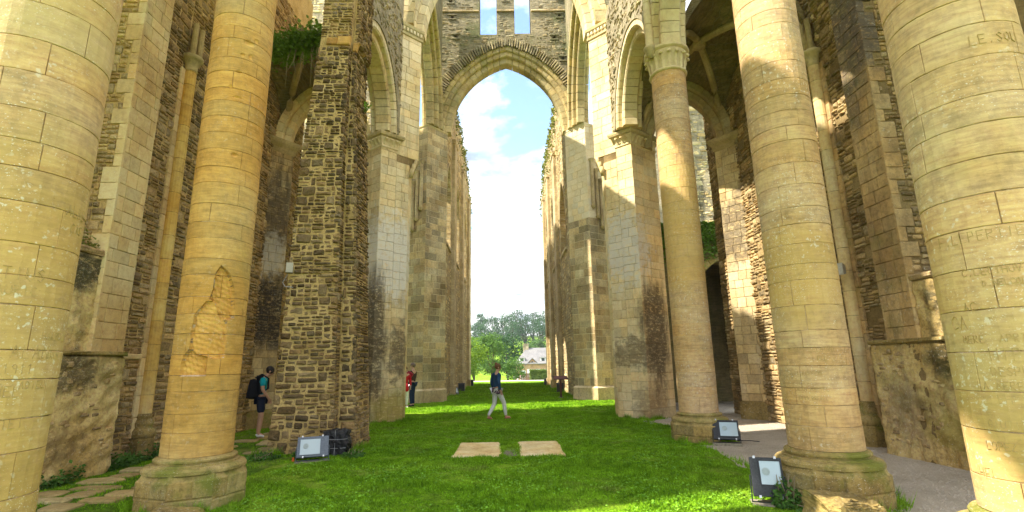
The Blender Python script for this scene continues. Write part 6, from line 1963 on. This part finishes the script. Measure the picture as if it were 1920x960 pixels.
for j in range(3):
    for i in range(24): Fq.append((j * 24 + i, j * 24 + (i + 1) % 24, (j + 1) * 24 + (i + 1) % 24, (j + 1) * 24 + i))
mb.put(V, Fq); mb.obj('shirt_hem', M_floral, tw, True)

M_teal = plain('turquoise_shirt', (.01, .36, .44), .8, .1)
M_blackc = plain('black_cloth', (.012, .013, .018), .8, .15, bump=.2)
M_navy = plain('navy_cloth', (.016, .022, .05), .8, .15, bump=.2)
M_white = plain('white_shoes', (.75, .73, .72), .6)
M_hairdk = plain('dark_hair', (.02, .015, .012), .6, .3)
B = dict(STAND); B.update(ch=(0, .03, 1.27), nk=(0, .07, 1.42), hd=(0, .15, 1.55), look=(0, .8, -.6), Lel=(-.23, .0, 1.12), Lwr=(-.2, .14, .93), Lha=(-.18, .17, .87), Rel=(.23, .0, 1.12), Rwr=(.2, .14, .93), Rha=(.18, .17, .87), Lto=(-.12, .12, .03), Rto=(.12, .12, .03))
tb, g, s = person('man in a turquoise shirt and dark shorts with a black backpack by the rubble pier', (-5.90, 12.45, 0.035), R(-60), 1.66, B, M_teal, M_navy, M_white, M_hairdk, sleeves='short', legs='short')
bm = bmesh.new(); bmesh.ops.create_cube(bm, size=1.0); bmesh.ops.subdivide_edges(bm, edges=bm.edges[:], cuts=5, use_grid_fill=True)
for v in bm.verts:
    p = v.co * 2; q = p.normalized() * .35 + p * .65
    v.co = Vector((q.x * .16, -.20 + q.y * .10 * (1.15 - .35 * q.z), 1.14 + q.z * .24)) * s
bm.verts.ensure_lookup_table()
add('backpack', [tuple(v.co) for v in bm.verts], [tuple(x.index for x in f.verts) for f in bm.faces], M_blackc, tb, smooth=True); bm.free()
for sg in (-1, 1):
    mb = MB(); mb.tube([Vector((sg * .10, -.16, 1.40)) * s, Vector((sg * .115, -.02, 1.485)) * s, Vector((sg * .12, .13, 1.38)) * s, Vector((sg * .13, .14, 1.15)) * s, Vector((sg * .14, -.1, 1.0)) * s], .018, 6); mb.obj('strap', M_blackc, tb)
mb = MB(); V, Fq = [], []
for j, z_ in enumerate((1.46, 1.36, 1.2, 1.02)):
    for i in range(9):
        a = math.pi + math.pi * i / 8
        V.append((math.cos(a) * .172 * s, (math.sin(a) * .135 + .0) * s, z_ * s))
for j in range(3):
    for i in range(8): Fq.append((j * 9 + i, j * 9 + i + 1, (j + 1) * 9 + i + 1, (j + 1) * 9 + i))
mb.put(V, Fq); mb.obj('dark_back_panel', M_blackc, tb, True)

M_brown = plain('brown_jacket_cloth', (.06, .035, .022), .85, .1, bump=.2)
M_jean = plain('navy_jeans', (.018, .03, .07), .85, .1, bump=.2)
M_hairgr = plain('grey_brown_hair', (.16, .11, .075), .6, .2)
M_red = plain('red_cloth', (.48, .012, .02), .8, .15, bump=.2)
D = dict(STAND); D.update(look=(0, 1, 0), Lel=(-.22, .03, 1.1), Lwr=(-.12, .24, 1.08), Lha=(-.06, .28, 1.1), Rel=(.24, .02, 1.1), Rwr=(.14, .24, 1.06), Rha=(.08, .28, 1.08))
td, g, s = person('man in a brown jacket and jeans standing beside the left crossing pier', (-3.93, 21.4, 0), R(75), 1.76, D, M_brown, M_jean, M_blackc, M_hairgr)
Rd = dict(STAND); Rd.update(look=(0, 1, 0))
tr_, g, s = person('person in a red coat with a bag, half hidden behind the left crossing pier', (-4.15, 20.85, 0), R(-150), 1.62, Rd, M_red, M_white, M_white, M_hairbl)
f = Fig(); f.j('a', Vector((0, 0, 1.0)), .17).j('b', Vector((0, 0, .8)), .2, 'a').j('c', Vector((.02, .02, .6)), .23, 'b')
skin_obj('coat_skirt', f.v, f.e, f.r, M_red, tr_, sub=1)
M_redbag = plain('red_patterned_cloth', (.5, .03, .06), .7, var=.5, scale=30)
mb = MB(); mb.bbox((-.14, -.05, -.18), (.14, .05, .14), .04, Matrix.Translation((-4.02, 21.05, 1.28)) @ Matrix.Rotation(R(35), 4, 'Y')); 
tag(mb.obj('shoulder_bag', M_redbag), 'red patterned bag held between the two visitors by the left pier', 'bag')

FARP = [(1.2, 84, 1.6, M_blackc, 'far visitor in black on the road'), (1.75, 86, 1.55, M_white, 'far visitor in white on the road'), (2.3, 85, 1.5, plain('pale_pink_cloth', (.7, .45, .45), .8), 'far visitor in pale pink on the road')]
for (x_, y_, h_, m_, lbl) in FARP:
    person(lbl, (x_, y_, terr(x_, y_)), R(160), h_, STAND, m_, M_jeansw, M_blackc, M_hairdk, group='far visitors')

bpy.data.scenes.remove(TMP)
# ------------------------------------------------------------------ beyond the ruin: path, hedge, gate, house
M_road = plain('pale_gravel_road', (.55, .50, .42), .95, .1, var=.2, scale=6)
V, Fc = [], []
for k in range(21):
    x_ = -60 + 6 * k
    for y_ in (53, 56, 59, 62): V.append((x_, y_, terr(x_, y_) + .015))
for k in range(20):
    for j in range(3): Fc.append((k * 4 + j, (k + 1) * 4 + j, (k + 1) * 4 + j + 1, k * 4 + j + 1))
struct(add('road', V, Fc, M_road))
V = []; Fc = []
for j in range(8):
    y_ = 76 + j * 2
    for x_ in (-30, -15, 0, 15, 30): V.append((x_, y_, terr(x_, y_) + .015))
for j in range(7):
    for i in range(4): Fc.append((j * 5 + i, j * 5 + i + 1, (j + 1) * 5 + i + 1, (j + 1) * 5 + i))
struct(add('yard', V, Fc, M_road))

M_hedge = leaf_mat('clipped_hedge_leaves', [(.3, (.07, .13, .02)), (.6, (.15, .22, .04))])
M_l1 = leaf_mat('yellow_lime_leaves', [(.3, (.10, .18, .012)), (.6, (.19, .29, .025))], .4)
M_l2 = leaf_mat('fresh_green_leaves', [(.3, (.05, .115, .02)), (.6, (.11, .20, .04))], .35)
M_l3 = leaf_mat('deep_green_leaves', [(.3, (.018, .055, .016)), (.6, (.04, .10, .03))], .25)
M_l4 = leaf_mat('hazy_green_leaves', [(.3, (.028, .075, .03)), (.6, (.06, .125, .05))], .25)
M_bark = plain('bark', (.14, .10, .07), .95, .05, var=.3, scale=6, bump=.5)
rg = np.random.default_rng(91)
def hedge(x0, x1, y0, y1, h, label):
    z0 = terr((x0 + x1) / 2, y0)
    t = thing('hedge', ((x0 + x1) / 2, (y0 + y1) / 2, z0), label, 'hedge')
    n = 9000
    pos = np.stack([rg.uniform(x0, x1, n), rg.uniform(y0, y1, n), z0 + rg.uniform(0, h, n)], 1)
    side = rg.integers(0, 3, n); pos[side == 0, 1] = y0 + rg.normal(0, .05, (side == 0).sum()); pos[side == 1, 2] = z0 + h + rg.normal(0, .05, (side == 1).sum())
    raw_mesh('foliage', leaf_quads(pos, rg.uniform(.06, .12, n), rg, .1), 4, M_hedge, t)
    mb = MB(); mb.bbox((x0 + .1, y0 + .12, z0 - .2), (x1 - .1, y1 - .1, z0 + h - .12), .05); mb.obj('inner_twigs', M_hedge, t)
hedge(3.55, 9.0, 82, 83.2, 1.75, 'clipped yellow-green hedge before the house')
t = empty('garden_gate', (3.0, 83, terr(3, 83)), 'brown wooden garden gate left of the hedge', 'gate')
M_wood = plain('brown_wood', (.20, .13, .08), .85, .1, var=.3)
for k in range(7):
    mb = MB(); mb.bbox((-.62 + k * .17, -.02, .05), (-.47 + k * .17, .02, 1.35), .01); mb.obj('board', M_wood, t)
mb = MB(); mb.bbox((-.64, .02, .2), (.6, .06, .3), .01); mb.bbox((-.64, .02, 1.05), (.6, .06, 1.15), .01); mb.obj('rails', M_wood, t)
for x_ in (-.75, .68):
    mb = MB(); mb.bbox((x_ - .07, -.07, 0), (x_ + .07, .07, 1.55), .015); mb.obj('post', M_wood, t)

# house
M_hw = courses_mat('house_red_stone', 'x', .5, .22, [(.3, (.36, .2, .13)), (.5, (.5, .32, .22)), (.7, (.6, .45, .34))], (.6, .5, .4), jitter=.04, bump=.4)
M_roof = courses_mat('house_slate_roof', 'x', .3, .18, [(.3, (.15, .16, .185)), (.6, (.21, .22, .25))], (.12, .13, .15), jitter=.01, bump=.3, stonevar=.2)
M_wframe = plain('white_window_paint', (.75, .75, .73), .5)
M_pane = plain('dark_window_glass', (.05, .06, .07), .1, .6)
hx, hy = 9.6, 104.0
hz = terr(hx, hy)
ho = thing('house', (hx, hy, hz), 'stone house with pale slate roof, dormers and chimney beyond the nave', 'house')
x0, x1, y0, y1 = 1.9, 17.0, 104.0, 111.0
ze, zr = hz + 3.75, hz + 7.0
mb = MB(); mb.box((x0, y0, hz - 1), (x1, y1, ze)); mb.obj('wall', M_hw, ho)
mb = MB()
e = .35
mb.put([(x0 - e, y0 - e, ze), (x1 + e, y0 - e, ze), (x1 + e, y1 + e, ze), (x0 - e, y1 + e, ze), (x0 + 2.2, (y0 + y1) / 2, zr), (x1 - 2.2, (y0 + y1) / 2, zr), (x0 - e, y0 - e, ze - .12), (x1 + e, y0 - e, ze - .12), (x1 + e, y1 + e, ze - .12), (x0 - e, y1 + e, ze - .12)], [(0, 1, 5, 4), (1, 2, 5), (2, 3, 4, 5), (3, 0, 4), (0, 6, 7, 1), (1, 7, 8, 2), (2, 8, 9, 3), (3, 9, 6, 0), (6, 9, 8, 7)])
rf = mb.obj('roof', M_roof, ho)
mb = MB(); mb.bbox((x0 + 1.5, y0 + 3.0, zr - 1.5), (x0 + 2.6, y0 + 4.0, zr + .7), .03); mb.bbox((x0 + 1.4, y0 + 2.9, zr + .7), (x0 + 2.7, y0 + 4.1, zr + .85), .03); mb.obj('chimney', M_far, rf)
# wall gable in the middle
mb = MB(); gx = 5.1
mb.put([(gx - 1.3, y0 - .05, ze - .3), (gx + 1.3, y0 - .05, ze - .3), (gx, y0 - .05, ze + .95), (gx - 1.3, y0 + 2.4, ze - .3), (gx + 1.3, y0 + 2.4, ze - .3), (gx, y0 + 2.4, ze + .95)], [(0, 1, 2), (5, 4, 3), (0, 2, 5, 3), (1, 4, 5, 2), (0, 3, 4, 1)])
ga = mb.obj('gable', M_hw, ho)
mb = MB()
mb.put([(gx - 1.55, y0 - .3, ze - .35), (gx, y0 - .3, ze + 1.12), (gx + 1.55, y0 - .3, ze - .35), (gx - 1.55, y0 + 2.6, ze - .35), (gx, y0 + 2.6, ze + 1.12), (gx + 1.55, y0 + 2.6, ze - .35), (gx - 1.55, y0 - .3, ze - .47), (gx, y0 - .3, ze + 1.0), (gx + 1.55, y0 - .3, ze - .47)], [(0, 1, 4, 3), (1, 2, 5, 4), (0, 6, 7, 1), (1, 7, 8, 2)])
mb.obj('gable_roof', M_roof, ho)
mb = MB(); mb.tube([(gx, y0 - .04, ze + .3), (gx, y0 - .1, ze + .3)], .18, 12); mb.obj('round_window', M_pane, ga)
for dx in (3.0, 7.3, 12.0):
    mb = MB(); mb.box((dx - .55, y0 + .25, ze + .1), (dx + .55, y0 + 2.5, ze + 1.2))
    dm = mb.obj('dormer', M_wframe, ho)
    mb = MB(); mb.box((dx - .32, y0 + .22, ze + .25), (dx + .32, y0 + .26, ze + 1.05)); mb.obj('pane', M_pane, dm)
    mb = MB(); mb.put([(dx - .7, y0 + .1, ze + 1.15), (dx + .7, y0 + .1, ze + 1.15), (dx + .7, y0 + 2.9, ze + 1.15), (dx - .7, y0 + 2.9, ze + 1.15), (dx, y0 + .6, ze + 1.75), (dx, y0 + 3.2, ze + 1.75)], [(0, 1, 4), (1, 2, 5, 4), (3, 0, 4, 5), (0, 3, 2, 1)]); mb.obj('dormer_roof', M_roof, dm)
for wx in (5.1, 7.3, 10.0, 13.0):
    mb = MB(); mb.box((wx - .55, y0 - .06, hz + 1.2), (wx + .55, y0 + .05, hz + 2.6)); wo = mb.obj('window', M_wframe, ho)
    for sg in (-1, 1):
        mb = MB(); mb.box((wx + sg * .25 - .19, y0 - .08, hz + 1.3), (wx + sg * .25 + .19, y0 - .055, hz + 2.5)); mb.obj('pane', M_pane, wo)
    for sg in (-1, 1):
        mb = MB(); mb.box((wx + sg * .85 - .26, y0 - .08, hz + 1.15), (wx + sg * .85 + .26, y0 - .03, hz + 2.65)); mb.obj('shutter', M_wframe, wo)
mb = MB(); mb.box((2.75, y0 - .06, hz), (3.7, y0 + .05, hz + 2.4)); do = mb.obj('door', M_wframe, ho)
mb = MB(); mb.box((2.9, y0 - .08, hz + 1.4), (3.55, y0 - .055, hz + 2.2)); mb.obj('pane', M_pane, do)

# ------------------------------------------------------------------ trees
def tree(name, label, x, y, h, w, mat, seed, n=2200, lsz=.22, group='trees beyond the nave', trunk=.3, base=None, cl=26):
    rg = np.random.default_rng(seed); rn = random.Random(seed)
    z0 = terr(x, y) if base is None else base
    t = thing(name, (x, y, z0), label, 'tree', group)
    hb = h * trunk
    mb = MB(); mb.tube([(x, y, z0 - .3), (x + rn.uniform(-.03, .03) * h, y, z0 + hb), (x + rn.uniform(-.05, .05) * h, y, z0 + h * .7)], [h * .028, h * .02, h * .006], 7)
    cen = []
    for k in range(cl):
        a = rn.uniform(0, 6.28); ph = rn.uniform(-1, 1)
        rr_ = math.sqrt(max(0, 1 - ph * ph)) * rn.uniform(.45, 1.0)
        cz = hb + (h - hb) * (.5 + .42 * ph)
        c_ = (x + math.cos(a) * rr_ * w * .4, y + math.sin(a) * rr_ * w * .4, z0 + cz)
        cen.append((*c_, w * rn.uniform(.13, .24)))
        if k % 3 == 0: mb.tube([(x, y, z0 + hb * rn.uniform(.7, 1.3)), tuple((Vector(c_) + Vector((x, y, z0 + hb))) / 2), c_], [h * .012, h * .008, h * .003], 5, False)
    mb.obj('trunk', M_bark, t)
    cen = np.array(cen)
    idx = rg.integers(0, cl, n)
    d = rg.normal(size=(n, 3)); d /= np.linalg.norm(d, axis=1)[:, None]
    pos = cen[idx, :3] + d * (cen[idx, 3] * rg.uniform(.55, 1.1, n))[:, None] * np.array([1.1, 1.1, .85])
    raw_mesh('crown', leaf_quads(pos, lsz * rg.uniform(.6, 1.3, n), rg, .15), 4, mat, t)
tree('lime_tree', 'bright yellow-green bushy tree at the left end of the nave', -5.0, 66, 5.6, 4.6, M_l1, 1, 3800, .14, trunk=.1)
tree('young_tree', 'fresh green tree behind the walking woman', -2.4, 76, 7.0, 5.6, M_l2, 2, 3600, .17, trunk=.15)
tree('young_tree', 'low pale green shrub tree at the road', 1.2, 72, 3.0, 3.4, M_l2, 3, 1800, .13, trunk=.1)
tree('round_tree', 'round deep green tree left of the house', .2, 116, 10.4, 8.0, M_l3, 4, 3200, .26, trunk=.12)
tree('lime_tree', 'yellow-green tree further left by the nave end', -8.5, 70, 7.0, 6.0, M_l1, 5, 2600, .17, trunk=.12)
tree('young_tree', 'leafy tree left of the round dark tree', -6.5, 98, 9.0, 7.0, M_l2, 6, 2600, .22, trunk=.12)
rn = random.Random(19)
k = 0
lblA = ['tall airy tree on the skyline at the left of the hill', 'rounded tree on the left hillside', 'bushy tree midway up the hill', 'dense tree in the middle of the hill row', 'tall full tree at the hilltop centre', 'tree at the right of the hill row', 'tree beside the right nave wall on the hill', 'lower hillside bush tree above the house', 'small tree in the hillside field', 'left hillside bush above the field', 'dark tree low on the left hillside', 'broad tree on the upper hill', 'tree between the hilltop crowns', 'pale bush above the chimney']
spec = [(903, 345, 16, 9, M_l4, .6), (893, 300, 11, 11, M_l4, .1), (922, 262, 13, 13, M_l4, .1), (944, 258, 14, 13, M_l3, .1), (975, 285, 17, 13, M_l3, .1), (999, 290, 16, 14, M_l3, .1), (1017, 280, 16, 13, M_l4, .1), (1008, 200, 6, 7, M_l2, .1), (990, 205, 5, 5, M_l3, .1), (885, 205, 8, 8, M_l3, .1), (905, 180, 9, 9, M_l2, .1), (955, 300, 16, 15, M_l4, .1), (985, 240, 13, 12, M_l3, .1), (1001, 190, 5, 5, M_l2, .1), (960, 235, 11, 11, M_l4, .1), (1012, 238, 12, 11, M_l3, .1), (930, 232, 9, 10, M_l3, .1), (908, 240, 10, 10, M_l3, .1)]
lblA += ['mid-slope tree below the hilltop crowns', 'mid-slope tree beside the right nave wall', 'low dark tree above the fresh green crown', 'slope tree between the left field and the hill row']
for (pxl, dd, h_, w_, m_, tr0), lb in zip(spec, lblA):
    X = (pxl - 951) / 937 * dd
    tree('hillside_tree', lb, X, dd, h_ * 1.12, w_, m_, 100 + k, 2600, .36 if dd > 240 else .27, 'trees on the hillside', tr0 * .5, cl=34); k += 1
P_ = []
for q in range(60):
    sg = -1 if q % 2 else 1
    dd = rn.uniform(180, 340); X = sg * rn.uniform(dd * .10, dd * .42); hh_ = rn.uniform(9, 15)
    n = 420
    dv = rg.normal(size=(n, 3)); dv /= np.linalg.norm(dv, axis=1)[:, None]
    P_.append(np.array([X, dd, terr(X, dd) + hh_ * .52]) + dv * np.array([hh_ * .45, hh_ * .45, hh_ * .5]) * rg.uniform(.7, 1.1, (n, 1)))
P_ = np.concatenate(P_)
o = raw_mesh('far_wood', leaf_quads(P_, .6 * rg.uniform(.6, 1.3, len(P_)), rg, .15), 4, M_l4); o['kind'] = 'stuff'; o['label'] = 'far-off wood on the hill to either side of the nave'; o['category'] = 'wood'

# ------------------------------------------------------------------ summer haze
t_ = bpy.data.materials.new('thin_summer_haze'); t_.use_nodes = True
nt = t_.node_tree; nt.nodes.clear()
o_ = nt.nodes.new('ShaderNodeOutputMaterial'); v_ = nt.nodes.new('ShaderNodeVolumePrincipled')
v_.inputs['Color'].default_value = (.86, .93, 1, 1); v_.inputs['Density'].default_value = 0.00025
nt.links.new(v_.outputs[0], o_.inputs['Volume'])
mb = MB(); mb.box((-420, -70, -4), (420, 660, 60))
HAZE = mb.obj("haze", t_); HAZE["kind"] = "stuff"
